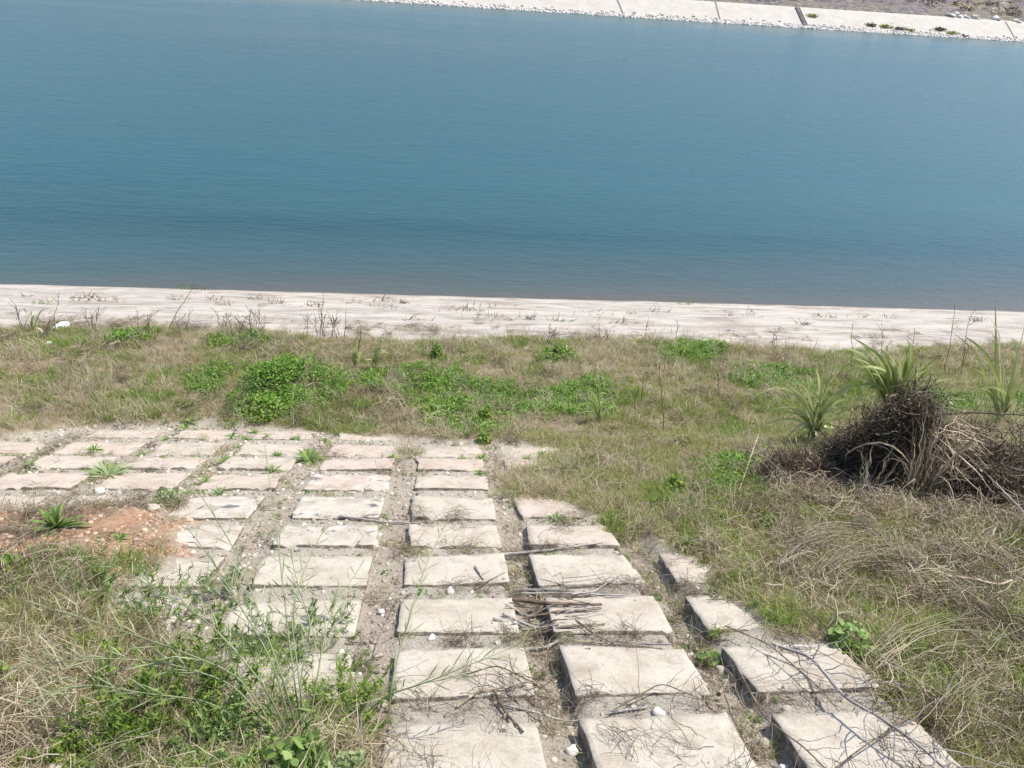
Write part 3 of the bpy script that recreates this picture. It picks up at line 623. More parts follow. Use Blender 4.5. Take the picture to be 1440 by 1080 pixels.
# grass-leaved canes (reeds): each leaf a part of its clump
def leafpath(base, az, L, elev, droop, n=9):
    t_ = np.linspace(0, 1, n); e_ = elev-droop*t_**1.4
    st = L/(n-1); P = [np.array(base, float)]
    for q in e_[1:]: P.append(P[-1]+st*np.array([math.cos(az)*math.cos(q), math.sin(az)*math.cos(q), math.sin(q)]))
    return np.array(P)
FACE = [0.]
def leafmesh(mb, P, wd, tint, fold=.25):
    n = len(P); D = np.gradient(P, axis=0); D = unit(D); S = unit(np.cross(D, [0, 0, 1.])+1e-6); U = np.cross(S, D)
    tw = (FACE[0]*rng.uniform(.35, 1.5)*rng.choice([-1, 1])+np.linspace(0, rng.normal(0, .7), n))[:, None]; S2 = S*np.cos(tw)+U*np.sin(tw); U2 = np.cross(S2, D)
    prof_ = np.interp(np.linspace(0, 1, n), [0, .15, .45, .8, 1], [.45, .8, 1, .62, .03])*wd*.5
    Lf = P-S2*prof_[:, None]+U2*(prof_*fold)[:, None]; Rt = P+S2*prof_[:, None]+U2*(prof_*fold)[:, None]
    V = np.stack([Lf, P, Rt], 1).reshape(-1, 3); i = np.arange(n-1)*3
    F = np.concatenate([np.stack([i, i+1, i+4, i+3], 1), np.stack([i+1, i+2, i+5, i+4], 1)])
    T = np.tile([tint-.05, min(1, tint+.22), tint], n); mb.add(V, F, T)
def toward(px0, py0, px1, py1, h=None):
    """azimuth and length scale from one photo spot to another, standing in the upright plane facing the camera"""
    pass
right = R @ np.array([1., 0, 0]); upv = np.array([0, 0, 1.])
def more(sp_, k=1):
    return [(a_*rng.uniform(.45, 1.15)+rng.normal(0, 6), b*rng.uniform(.4, 1.0), c+rng.uniform(0, .15)) for _ in range(k) for a_, b, c in sp_]
def cane(name, px, py, specs, label, wd=.03, hs=0., group=None, dead=0, base_h=.0, stem_r=.008, mtl='reed'):
    """specs: (dx, dy) of leaf tips in photo pixels from the base, bend"""
    pos = foot(px, py, base_h) if base_h > .3 else gp(px, py); k = mpp(pos); root = empty(name, pos); rt = unit(np.array([right[0], right[1], 0.])); fw = np.array([-rt[1], rt[0], 0])
    for sgn in range(3 if base_h else 1):
        mb = MB(); a_ = rng.uniform(0, 6.28); lean = np.array([math.cos(a_), math.sin(a_), 0])*.12
        hh_ = max(base_h, .06)*rng.uniform(.8, 1.1); P = np.array([pos+lean*.15+(upv+lean)*hh_*q for q in np.linspace(0, 1, 6)])
        mb.tubes(P[None], np.linspace(stem_r, stem_r*.7, 6)[None], 7, np.array([.3])); mb.build('stem', mtl, root, origin=pos)
    FACE[0] = 1.
    for (dx, dy, bend) in list(specs)+more(specs[::2], 1):
        dep = rng.normal(0, .16)*math.hypot(dx, dy)*k
        tip = vplane(pos, px+dx, py+dy)+fw*dep; b0 = pos+upv*base_h*rng.uniform(.15, 1.15)+rt*rng.normal(0, .012)+fw*rng.normal(0, .012)
        t_ = np.linspace(0, 1, 10)[:, None]; mid = (b0+tip)/2+upv*bend*np.linalg.norm(tip-b0)-(tip-b0)*[1, 1, 0]*abs(bend)*.35
        P = b0*(1-t_)**2+2*mid*t_*(1-t_)+tip*t_**2; Lf_ = np.linalg.norm(tip-b0); q_ = np.clip(t_-rng.uniform(.45, .75), 0, 1)**1.6; P = P-upv*Lf_*q_*rng.uniform(0, .75)+unit((tip-b0)*[1, 1, 0.]+rng.normal(0, .02, 3)*[1, 1, 0])*Lf_*q_*rng.uniform(0, .5)
        mb = MB(); leafmesh(mb, P, wd*rng.uniform(.8, 1.15), rng.uniform(.35, .8)); mb.build('leaf', mtl, root, origin=pos)
    for k in range(7 if base_h > .15 else 0):
        P = leafpath(pos+upv*base_h*rng.uniform(.3, .95), rng.uniform(0, 6.28), rng.uniform(.12, .34), rng.uniform(-.2, .9), rng.uniform(1.2, 2.4), 9); P[1:] += rng.normal(0, .006, (8, 3)); P[:, 2] = np.maximum(P[:, 2], pos[2]+.01); mb = MB(); leafmesh(mb, P, wd*rng.uniform(.3, .7), rng.uniform(.2, .9), .6); mb.build('dead_leaf', 'straw', root, origin=pos)
    FACE[0] = 0.
    return tag(root, label, 'reed', group)
cane('cane_clump', 1137, 625, [(-75, -78, .45), (-10, -105, .05), (2, -112, .02), (22, -125, .03), (48, -150, .05), (30, -95, .1), (78, -75, .2), (62, -58, .3), (45, -30, .4), (38, 30, .5), (30, 10, .45), (-26, -15, .3), (14, -85, .1), (56, -88, .12), (-14, -60, .1), (20, -110, .05), (-60, -60, .35), (-40, -92, .12), (66, -90, .2), (-35, -48, .3), (52, -10, .5)], 'green cane clump with long arching leaves, left of the dead vine mound', .034, base_h=.24)
sp2 = [(-58, -82, .12), (-40, -80, .1), (-28, -66, .1), (-12, -84, .06), (0, -88, .03), (10, -76, .04), (20, -84, .02), (32, -72, .05), (44, -78, .08), (52, -62, .14), (38, -50, .2), (-50, -58, .2), (-34, -40, .2), (-10, -60, .05), (14, -58, .03), (26, -50, .1), (-20, -50, .1), (5, -40, .05), (-44, -70, .05), (60, -84, .02), (18, -66, .02), (-5, -72, .03), (30, -36, .25), (-25, -28, .3), (-52, -66, .15), (-22, -78, .08), (46, -70, .1), (12, -70, .04), (-8, -84, .05), (36, -62, .1), (-36, -74, .1), (24, -78, .04)]
MPX = 1262; MPY = 690
m0 = gp(MPX, MPY)
cane('cane_clump', 1262, 562, [(a_*1.12, b*1.05+2, c*.8) for a_, b, c in sp2]+[(-62, -60, .25), (-48, -96, .08), (30, -94, .03), (66, -60, .2), (-60, -30, .3)], 'thick sheaf of broad grey-green cane leaves rising from the dead vine mound', .040, base_h=.50, stem_r=.010)
cane('cane_clump', 1400, 600, [(-75, -62, .3), (-55, -50, .35), (-40, -130, .06), (-30, -142, .03), (12, -160, .0), (16, -175, .0), (24, -130, .02), (40, -185, .03), (-20, -70, .1), (4, -55, .2), (36, -90, .15), (8, 10, .55), (-18, -100, .05), (34, -150, .05), (45, -60, .2)], 'tall loose green cane leaning at the right edge above the brush', .028, base_h=.22)
cane('reed_shoot', 841, 598, [(-3, -62, .05), (-14, -50, .2), (14, -44, .15), (18, -58, .05), (-22, -26, .3), (4, -48, .03), (24, -30, .2), (-8, -38, .1)], 'pale green grassy shoot standing right of the leafy ground cover', .022, base_h=.03, stem_r=.005)
cane('reed_shoot', 757, 512, [(-2, -30, .05), (8, -34, .1), (16, -18, .2), (-12, -16, .2), (2, -22, .03), (22, -14, .25)], 'pale green grassy shoot beside the low vivid bush', .03, base_h=.03, stem_r=.005)
cane('reed_shoot', 501, 518, [(1, -42, .05), (6, -58, .05), (-2, -36, .1), (8, -26, .3), (-6, -18, .3)], 'left one of two slim green reeds by the canal lining', .03, base_h=.12, stem_r=.006)
cane('reed_shoot', 528, 523, [(4, -44, .05), (12, -52, .05), (14, -30, .3), (3, -40, .1), (-6, -30, .2)], 'right one of two slim green reeds by the canal lining', .035, base_h=.14, stem_r=.006)
cane('reed_shoot', 47, 466, [(-14, -28, .2), (-4, -40, .05), (6, -26, .1), (-18, -18, .3), (10, -34, .05)], 'dark grassy reed tuft at the far left edge of the canal lining', .02, base_h=.05, stem_r=.005)
cane('reed_shoot', 66, 478, [(2, -30, .05), (10, -26, .1), (-8, -22, .2), (16, -16, .2)], 'pale reed tuft beside the white plastic litter', .03, base_h=.05, stem_r=.005, mtl='straw')

# mounds of dead vines and brush
def brush(px, py, rx, ry, rz, n, label, hang=0, name='dead_brush', seed=0, mt='dark_twig', hc=0.):
    pos = foot(px, py, hc) if hc else gp(px, py); root = empty(name, pos); u = unit(rng.normal(0, 1, (n, 3))); u[:, 2] = np.abs(u[:, 2])**.6; u[:, 2] *= 1
    lob = 1+.7*(fbm(u[:, 0]*2+9+seed, u[:, 1]*2+u[:, 2]*2, 3, 400+seed)-.5)*2
    cen = u*[rx, ry, rz]*(rng.uniform(0, 1, n)**.45*lob)[:, None]
    ns = 15; su = unit(rng.normal(0, 1, (ns, 3))); su[:, 2] = np.abs(su[:, 2]); su *= np.array([rx, ry, rz])*rng.uniform(.45, .95, (ns, 1)); si = rng.integers(0, ns, n); hf = rng.uniform(0, 1, n) < .6
    cen[hf] = (su[si]+rng.normal(0, .28, (n, 3))*np.array([rx, ry, rz*.7])*rng.uniform(.4, 1, n)[:, None])[hf]; cen[:, 2] = np.abs(cen[:, 2])
    d = unit(rng.normal(0, 1, (n, 3))*[1, 1, .8 if rz < rx*1.6 else 1.7]+u*.3); q = unit(np.cross(d, rng.normal(0, 1, (n, 3)))); L = (.05+.34*rng.uniform(0, 1, n)**2.2)*(rx/.4)**.5; t_ = np.linspace(-.5, .5, 6)
    P = pos+cen[:, None]+d[:, None]*L[:, None, None]*t_[None, :, None]+q[:, None]*(L*rng.normal(0, .55, n))[:, None, None]*(t_**2-.1)[None, :, None]+rng.normal(0, .004, (n, 6, 3))
    P[:, :, 2] = np.maximum(P[:, :, 2], pos[2]-.12)
    mb = MB(); mb.tubes(P, (.0007+.0035*rng.uniform(0, 1, n)**3)[:, None]*np.ones(6), 3, rng.uniform(0, .8, n)**1.4); mb.build('dark_tangle', mt, root, origin=pos)
    n2 = n//3; i = rng.choice(n, n2); mb = MB(); P2 = P[i]+rng.normal(0, .03, (n2, 1, 3)); mb.tubes(P2, rng.uniform(.0008, .002, n2)[:, None]*np.ones(6), 3, rng.uniform(.2, 1, n2)); mb.build('dry_stems', 'twig', root, origin=pos)
    nl = n//3; i = rng.choice(n, nl); mb = MB(); mb.blades(*[q_ if k_ else q_+pos for k_, q_ in enumerate(leaves(nl, cen[i]+rng.normal(0, .02, (nl, 3)), .035, .9, asp=.3))]); mb.build('withered_leaves', 'dry_grass' if mt == 'dark_twig' else 'twig', root, origin=pos)
    if hang:
        mb = MB(); rt = unit(np.array([right[0], right[1], 0.]))
        for k in range(hang):
            a_ = rng.normal(-.6, .45); b = pos+np.array([rx*1.2*math.cos(a_), ry*1.2*math.sin(a_), rz*rng.uniform(.3, 1.0)])
            L_ = rz*rng.uniform(.25, .8); P_ = leafpath(b, a_+rng.normal(0, .6), L_, rng.uniform(-1.2, .3), rng.uniform(.3, 1.2), 8); P_[1:] += rng.normal(0, .005, (7, 3)); leafmesh(mb, P_, rng.uniform(.003, .009), rng.uniform(.0, .75), .6)
        mb.build('hanging_dead_leaves', 'straw', root, origin=pos)
    return tag(root, label, 'dead brush')
brush(1250, 634, .25, .25, .70, 8000, 'tall dark mound of dead vines and straw with cane leaves sprouting on top', hang=150, name='dead_vine_mound', seed=1, hc=.28)
brush(1200, 672, .26, .22, .30, 2600, 'low dark tangle of dead vines between the left cane and the tall mound', hang=16, name='dead_vine_mound', seed=7)
brush(1125, 680, .26, .20, .20, 2200, 'dark brush at the foot of the left cane clump', hang=14, seed=2)
brush(1400, 705, .42, .34, .36, 4200, 'grey-brown heap of dead brush at the right edge', hang=6, seed=3, mt='twig')
brush(1500, 690, .5, .4, .42, 2600, 'grey-brown heap of dead brush mostly beyond the right edge', seed=5, mt='twig')
brush(1300, 640, .17, .20, .50, 2800, 'upright column of brown vines with pale straw on the right of the tall mound', hang=60, name='dead_vine_mound', seed=11, hc=.2, mt='twig')
def dead_cane(px, py, h_, n, label):
    pos = gp(px, py); root = empty('dead_cane_clump', pos)
    for k in range(n):
        a_ = rng.uniform(0, 6.28); b = pos+np.array([.09*math.cos(a_), .07*math.sin(a_), rng.uniform(0, .15)])*rng.uniform(.3, 1); L_ = h_*rng.uniform(.5, 1.05)
        P = leafpath(b, a_, L_, rng.uniform(1.35, 1.57), rng.uniform(0, .35) if k % 4 else rng.uniform(1.6, 3.6), 10); P[1:] += rng.normal(0, .006, (9, 3)); P[:, 2] = np.maximum(P[:, 2], pos[2])
        mb = MB(); FACE[0] = 1.; leafmesh(mb, P, rng.uniform(.006, .015), rng.uniform(.2, .95), .5); FACE[0] = 0.; mb.build('dead_leaf', 'straw' if k % 5 else 'twig', root, origin=pos)
    return tag(root, label, 'dead cane')
dead_cane(1286, 700, .72, 46, 'upright sheaf of pale straw-coloured dead cane leaves on the right of the tall mound')
dead_cane(1218, 702, .40, 16, 'dead straw leaves hanging at the left front of the tall mound')
brush(1345, 640, .26, .3, .22, 1700, 'small brown brush bridging the vine mound and the right-hand heap', seed=4, mt='twig')
def heap_rail():
    a_ = gp(1340, 640)+[0, 0, .30]; b = gp(1480, 660)+[0, 0, .36]
    return a_, b

# sticks and branches, each a thing
def stick(pl, r_, m, label, name='stick', twigs=0, cat='stick', lift=.006, group=None, rw=1.):
    """pl: (px, py[, height]) along the stick"""
    P0 = []
    for q in pl:
        p = sp(q[0], q[1]) if len(q) == 2 else at(q[0], q[1], q[2]); P0.append(p)
    P0 = np.array(P0); 
    if len(pl[0]) == 2: P0[:, 2] += r_*.8+lift
    s_ = np.linspace(0, 1, len(P0)); ss = np.linspace(0, 1, 4+5*len(P0)); P = np.stack([np.interp(ss, s_, P0[:, i]) for i in range(3)], 1)
    for _ in range(2): P[1:-1] = (P[:-2]+2*P[1:-1]+P[2:])/4
    n = len(P); P[1:-1] += rng.normal(0, min(r_, .006)*.12*rw, (n-2, 3)); rad = r_*np.linspace(1.1, .6, n)*rng.uniform(.88, 1.12, n); rad[0] *= .7
    mb = MB(); mb.tubes(P[None], rad[None], 8, np.array([.5]))
    T = mb.T[0]; T += (hsh(np.arange(len(T)), np.arange(len(T))*0, len(SL)+n)-.5)*.7
    org = P[0].copy()
    if not twigs:
        return tag(mb.build(name, m, origin=org), label, cat, group)
    root = empty(name, org); mb.build('main_stem', m, root, origin=org)
    for k in range(twigs):
        i = rng.integers(1, n-1); d = unit(P[i+1]-P[i-1]); a_ = rng.normal(0, 1, 3); a_[2] = abs(a_[2])*.4; a_ = unit(a_-d*(a_@d)); L = rng.uniform(.05, .22); t_ = np.linspace(0, 1, 8)[:, None]
        q = unit(rng.normal(0, 1, 3)*[1, 1, .4]); C = P[i]+(d*.6+a_)*L*t_+q*L*.35*t_**2+rng.normal(0, .004, (8, 3)); C[0] = P[i]
        lowz = surf(C[:, 0], C[:, 1])+.003; C[:, 2] = np.maximum(C[:, 2], lowz)
        mb = MB(); mb.tubes(C[None], (r_*np.linspace(.42, .15, 8))[None], 5, rng.uniform(.2, .8, 1)); mb.build('twig', m, root, origin=org)
    return tag(root, label, cat, group)
ST = [([(478, 727), (540, 731), (596, 734)], .007, 'grey_stick', 'straight pale stick bridging the wide gravel channel across the middle slabs'),
 ([(703, 777), (770, 772), (847, 765)], .0085, 'grey_stick', 'thick dark grey stick lying highest of the stick pile, across the joint'),
 ([(668, 798), (679, 817)], .006, 'grey_stick', 'short grey stub lying alone on a slab left of the pile'),
 ([(667, 827), (690, 817), (710, 807)], .004, 'twig', 'thin forked twig just below the short grey stub'),
 ([(723, 821), (780, 828), (850, 836)], .008, 'grey_stick', 'long brown-grey stick at the top edge of the main pile'),
 ([(722, 826), (790, 832), (880, 840)], .006, 'grey_stick', 'slimmer grey stick tucked under the long brown-grey one'),
 ([(692, 838), (740, 840), (830, 838)], .008, 'brown_stick', 'reddish brown stick poking out left of the main pile'),
 ([(720, 846), (780, 852), (846, 853)], .0095, 'brown_stick', 'thickest dark brown stick in the middle of the pile'),
 ([(735, 858), (790, 862), (845, 858)], .007, 'brown_stick', 'second brown stick right below the thickest one'),
 ([(707, 866), (760, 873), (802, 884)], .008, 'grey_stick', 'grey stick slanting down to the right under the brown ones'),
 ([(693, 872), (740, 875), (785, 881)], .006, 'grey_stick', 'thin blackish stick reaching furthest left below the pile'),
 ([(763, 864), (800, 862), (833, 856)], .007, 'grey_stick', 'weathered grey stick over the mid pile at its right'),
 ([(705, 912), (765, 897), (838, 876)], .008, 'grey_stick', 'long pale stick slanting up right at the foot of the pile'),
 ([(740, 885), (790, 884), (850, 880)], .006, 'twig', 'thin twig across the lower pile'),
 ([(837, 898), (890, 902), (945, 909)], .006, 'grey_stick', 'pale stick along the slab edge just right of the pile'),
 ([(815, 899), (860, 903), (915, 906)], .004, 'straw', 'straw-coloured stem along the slab edge right of the pile'),
 ([(642, 992), (672, 974), (735, 966), (758, 947)], .004, 'straw', 'curved pale cane stem on the slab left of the joint near the bottom'),
 ([(694, 974), (712, 1000), (735, 1032)], .006, 'dark_twig', 'dark crooked twig lying across two slabs at the bottom centre'),
 ([(690, 985), (740, 995), (800, 998), (905, 1000)], .004, 'grey_stick', 'long thin grey stem along the shaded slab joint at the bottom centre'),
 ([(813, 997), (860, 999), (910, 992)], .006, 'grey_stick', 'pale stem beside the round white stone'),
 ([(1100, 912), (1143, 912)], .007, 'white_stone', 'flat white chip of wood on the rightmost slab column'),
 ([(1017, 960), (1022, 950), (1028, 940)], .007, 'straw', 'short white straw stub in the mossy joint'),
 ([(1153, 708), (1200, 697), (1270, 682)], .009, 'grey_stick', 'grey stick lying at the foot of the tall vine mound'),
 ([(1145, 728), (1180, 712), (1235, 700)], .006, 'grey_stick', 'thinner grey stick in front of the tall vine mound'),
 ([(1215, 670, .06), (1225, 677, .05), (1233, 692, .03)], .007, 'white_stone', 'short bleached curved stick before the tall vine mound'),
 ([(1360, 722, .05), (1380, 732, .06), (1405, 737, .05)], .008, 'white_stone', 'bleached bent stick before the right-hand heap'),
 ([(1383, 752, .03), (1402, 744, .05)], .009, 'white_stone', 'short bleached stub below the bent stick at the right'),
 ([(1330, 810, .06), (1370, 815, .08), (1403, 823, .07), (1423, 816, .08)], .008, 'straw', 'pale crooked branch lying on the grass at the right, below the heap'),
 ([(1028, 722, 0.), (1048, 665, .08), (1067, 610, .25)], .005, 'straw', 'single dry stem standing aslant left of the left cane clump'),
 ([(1388, 667, .26), (1415, 695, .2), (1445, 725, .12)], .006, 'grey_stick', 'grey stick leaning on the right-hand heap'),
 ([(1437, 628, .35), (1425, 650, .3), (1410, 683, .2), (1411, 700, .12)], .006, 'straw', 'straw stalk hanging over the right-hand heap'),
 ([(1325, 583, .18), (1370, 580, .28), (1450, 584, .32)], .011, 'dark_twig', 'dark rail-like branch lying along the top of the right-hand heap')]
for pl, r_, m, lb in ST: stick(pl, r_, m, lb)
def bundle(pl, label, n=9, r_=.0014):
    P0 = np.array([at(*q) for q in pl]); s_ = np.linspace(0, 1, len(P0)); ss = np.linspace(0, 1, 18); B0 = np.stack([np.interp(ss, s_, P0[:, i]) for i in range(3)], 1)
    for _ in range(3): B0[1:-1] = (B0[:-2]+2*B0[1:-1]+B0[2:])/4
    root = empty('dry_stem_bundle', P0[0])
    for k in range(n):
        a_, b = sorted(rng.uniform(0, 1, 2)); a_ *= .35; b = .6+.4*b; q = a_+(b-a_)*ss; P = np.stack([np.interp(q, ss, B0[:, i]) for i in range(3)], 1)
        P += np.outer(ss, rng.normal(0, .045, 3))+np.outer(1-ss, rng.normal(0, .02, 3)); P[:, 2] += np.sin(ss*3.14)*rng.uniform(-.03, .03); P += rng.normal(0, .0025, P.shape)
        P[:, 2] = np.maximum(P[:, 2], ground(P[:, 0], P[:, 1])+.004); mb = MB(); mb.tubes(P[None], (r_*rng.uniform(.6, 1.4)*np.linspace(1, .4, 18))[None], 4, rng.uniform(.3, 1, 1)); mb.build('stem', 'twig' if k % 3 else 'straw', root, origin=P0[0])
    return tag(root, label, 'dry stems')
stick([(1085, 905, .05), (1140, 923, .06), (1190, 983, .07), (1235, 1007, .09), (1285, 1042, .09), (1340, 1090, .06)], .006, 'grey_stick', 'long dark bramble branch running down across the lower right slabs', 'bramble_branch', 26, 'branch')
stick([(1035, 935, .02), (1075, 1010, .03), (1130, 1050, .03), (1180, 1100, .03)], .0028, 'dark_twig', 'thin dark bramble with side twigs on the lowest right slab', 'bramble_branch', 12, 'branch')
stick([(1290, 1000, .03), (1200, 1060, .04), (1150, 1100, .02)], .0028, 'twig', 'thin grey bramble crossing the bottom right corner slab', 'bramble_branch', 10, 'branch')
stick([(1020, 880, .03), (1080, 905, .04), (1145, 960, .04), (1180, 1000, .03)], .0028, 'dark_twig', 'thin bramble trailing over the upper slab of the rightmost column', 'bramble_branch', 14, 'branch')
stick([(650, 950, .01), (700, 935, .04), (760, 965, .03), (752, 1010, .01)], .0025, 'dark_twig', 'wiry dark twig looping over the slab right of the wide channel', 'bramble_branch', 6, 'branch')
stick([(860, 1000, .01), (930, 960, .03), (990, 985, .02)], .0025, 'twig', 'wiry grey twig across the joint beside the round white stone', 'bramble_branch', 6, 'branch')
for i, (pl, lb) in enumerate([([(1090, 800, .03), (1120, 765, .12), (1170, 745, .16), (1240, 745, .1)], 'upper arching bleached bramble cane on the grass below the mound'),
    ([(1110, 770, .02), (1150, 742, .12), (1200, 738, .12), (1235, 750, .06)], 'short arching bleached cane nearest the mound'),
    ([(1130, 812, .03), (1168, 780, .12), (1223, 769, .14), (1265, 775, .08)], 'middle arching bleached bramble cane on the grass'),
    ([(1145, 820, .02), (1190, 785, .1), (1250, 779, .1), (1300, 790, .05)], 'slender arching cane just below the middle one'),
    ([(1215, 920, .03), (1270, 880, .1), (1340, 862, .12), (1400, 880, .06)], 'lower arching bleached cane right of the broad-leaved plant'),
    ([(1230, 935, .03), (1300, 890, .12), (1380, 885, .12), (1450, 910, .06)], 'lowest arching bleached cane at the right edge'),
    ([(1300, 1010, .04), (1350, 960, .12), (1400, 930, .12), (1450, 925, .1)], 'arching grey cane in the bottom right corner'),
    ([(1345, 1060, .04), (1330, 1010, .06), (1310, 960, .05)], 'straight grey cane in the bottom right corner'),
    ([(1270, 945, .03), (1330, 915, .07), (1395, 905, .04)], 'grey cane lying under the lower arching canes')]):
    bundle(pl, lb.replace('bramble cane', 'stem bundle').replace('cane', 'stem bundle'), 12 if i < 4 else 8)

for k in range(30):
    px = rng.uniform(700, 810); py = rng.uniform(812, 905); L_ = rng.uniform(25, 90); sl_ = rng.normal(.03, .18)
    stick([(px, py), (px+L_/2, py+L_*sl_/2+rng.normal(0, 2)), (px+L_, py+L_*sl_)], rng.uniform(.002, .0045), 'grey_stick' if k % 3 else 'dark_twig', 'thin grey twig in the stick pile on the slabs, one of many alike', 'twig', group='thin twigs in the stick pile', cat='twig', lift=rng.uniform(.004, .02))

# seed-pod stalks of the mustard in the foreground: base on the ground, tip in the air
def mustard(b, pth, label, npod=24, L=.072, r_=.0024, spread_=.9):
    base = gp(*b); P0 = [base]+[at(px, py, h_) for px, py, h_ in pth]; P0 = np.array(P0)
    s_ = np.linspace(0, 1, len(P0)); ss = np.linspace(0, 1, 26); P = np.stack([np.interp(ss, s_, P0[:, i]) for i in range(3)], 1)
    for _ in range(4): P[1:-1] = (P[:-2]+2*P[1:-1]+P[2:])/4
    root = empty('seeding_mustard_plant', base); mb = MB(); mb.tubes(P[None], np.linspace(r_*1.3, r_*.5, 26)[None], 5, np.array([.45])); mb.build('stalk', 'stalk', root, origin=base)
    sl_ = np.linalg.norm(np.diff(P, axis=0), axis=1).sum(); prng = rng
    for k in range(npod):
        f = .35+.65*(k+.5)/npod; x_ = f*25; i = min(int(x_), 24); p = P[i]+(P[i+1]-P[i])*(x_-i); d = unit(P[i+1]-P[i])
        a_ = k*2.4+rng.normal(0, .4); e1 = unit(np.cross(d, [.3, .9, .1])); e2 = np.cross(d, e1); o_ = e1*math.cos(a_)+e2*math.sin(a_)
        l = L*(1.15-.65*(f-.35))*rng.uniform(.8, 1.2); t_ = np.linspace(0, 1, 7)[:, None]
        C = p+(d*.75+o_*spread_*.75)*l*t_+d*l*.18*t_**2
        rad = np.array([.3, .3, .75, 1, .95, .6, .12])*r_*.9; mbp = MB(); mbp.tubes(C[None], rad[None], 5, rng.uniform(.3, .9, 1)); mbp.build('seed_pod', 'stalk', root, origin=base)
    return tag(root, label, 'wild plant', 'seeding mustard stalks in the foreground')
MU = [((545, 1010), [(552, 950, .15), (575, 870, .28), (600, 790, .36), (628, 735, .40)], 'tall seed-pod stalk standing right of all others, over the wide channel'),
 ((500, 1010), [(540, 978, .1), (600, 960, .22), (660, 935, .30), (735, 905, .33)], 'seed-pod stalk bending far right low over the slab beside the channel'),
 ((420, 1040), [(400, 960, .3), (360, 850, .5), (330, 770, .6), (262, 665, .62)], 'longest seed-pod stalk leaning up left over the far slabs'),
 ((425, 1040), [(410, 930, .3), (395, 800, .5), (385, 720, .6), (372, 625, .62)], 'upright seed-pod stalk rising highest, over the column two left of the channel'),
 ((430, 1040), [(420, 950, .25), (408, 860, .42), (432, 790, .5), (460, 735, .52)], 'seed-pod stalk leaning up right over the stained slabs'),
 ((430, 1040), [(445, 960, .2), (455, 900, .32), (470, 850, .4), (505, 800, .42)], 'shorter seed-pod stalk just left of the wide channel'),
 ((410, 1040), [(370, 960, .28), (300, 880, .42), (250, 845, .46), (150, 790, .48)], 'seed-pod stalk stretched left toward the clay patch'),
 ((400, 1050), [(340, 950, .25), (240, 910, .36), (150, 880, .4), (50, 850, .4)], 'upper of the stalks lying out to the left edge'),
 ((400, 1050), [(330, 960, .2), (230, 930, .3), (130, 925, .34), (10, 940, .34)], 'middle one of the stalks lying out to the left edge'),
 ((390, 1060), [(300, 985, .15), (200, 975, .22), (120, 960, .25), (40, 985, .25)], 'lowest of the stalks lying out to the left edge'),
 ((415, 1045), [(385, 930, .3), (330, 840, .45), (300, 790, .5), (262, 740, .52)], 'seed-pod stalk leaning left across the dark end of the clay patch'),
 ((430, 1050), [(420, 960, .2), (440, 880, .35), (420, 830, .42), (408, 775, .46)], 'leafy seed-pod stalk in the centre of the bunch')]
for b, pth, lb in MU: mustard(b, pth, lb)
# two feathery bushes of thin shoots under the stalks
def shoots(px, py, rx, h_, n, m, label, lw=.004, name='feathery_weed'):
    pos = gp(px, py); root = empty(name, pos); a_ = rng.uniform(0, 6.28, n); q = rng.uniform(0, 1, n)**.7*rx*rng.uniform(.7, 1.5, n); t_ = np.linspace(0, 1, 5)
    b = np.stack([q*np.cos(a_), q*np.sin(a_), 0*q], 1); d = np.stack([np.cos(a_)*.5, np.sin(a_)*.5, rng.uniform(.6, 1.1, n)], 1)+rng.normal(0, .25, (n, 3))*[1, 1, 0]
    P = pos+b[:, None]+d[:, None]*(h_*rng.uniform(.4, 1, n))[:, None, None]*t_[None, :, None]; P[:, :, :2] += rng.normal(0, .006, (n, 5, 2))
    mb = MB(); mb.tubes(P, np.full((n, 5), .0011), 3, rng.uniform(.3, .8, n)); mb.build('stem', 'stalk', root, origin=pos)
    k = 16; P2 = []; 
    i = np.repeat(np.arange(n), k); f = rng.uniform(.25, 1, n*k); j = np.minimum((f*4).astype(int), 3); c_ = P[i, j]+(P[i, j+1]-P[i, j])*(f*4-j)[:, None]-pos
    mb = MB(); P_, W_, S_, T_ = leaves(n*k, c_, .045, .9, asp=lw/.045*1.1); mb.blades(P_+pos, W_, S_, T_); mb.build('foliage', m, root, origin=pos)
    return tag(root, label, 'wild plant')
shoots(405, 905, .10, .24, 34, 'weed_pale', 'feathery grey-green weed standing between the slabs left of the wide channel')
shoots(320, 840, .10, .16, 34, 'weed_pale', 'feathery grey weed beside the lower end of the clay patch')
shoots(225, 865, .13, .16, 60, 'weed', 'feathery green weed on the grass below the clay patch')
shoots(120, 840, .14, .15, 60, 'weed', 'feathery green weed at left below the clay patch')
shoots(455, 880, .09, .18, 26, 'weed_pale', 'thin feathery weed at the left rim of the wide channel')
shoots(250, 1010, .24, .13, 130, 'green_grass', 'broad bright green feathery weed at the bottom left', .006)
shoots(470, 1010, .12, .13, 70, 'green_grass', 'bright feathery weed at the bottom beside the wide channel', .006)
shoots(150, 1060, .14, .12, 90, 'green_grass', 'bright feathery weed in the bottom left corner area', .006)
shoots(335, 1070, .15, .13, 90, 'weed', 'mid green feathery weed at the bottom edge left of the leafy plant', .006)
bushlet(gp(420, 1085), .09, .11, 260, .034, 'weed', 'broad_leaved_plant', 'dark green broad-leaved plant at the bottom edge left of the wide channel', 'plant', stems=10)
bushlet(gp(480, 1100), .08, .09, 180, .03, 'weed_pale', 'broad_leaved_plant', 'paler broad-leaved plant at the bottom edge against the wide channel', 'plant', stems=8)

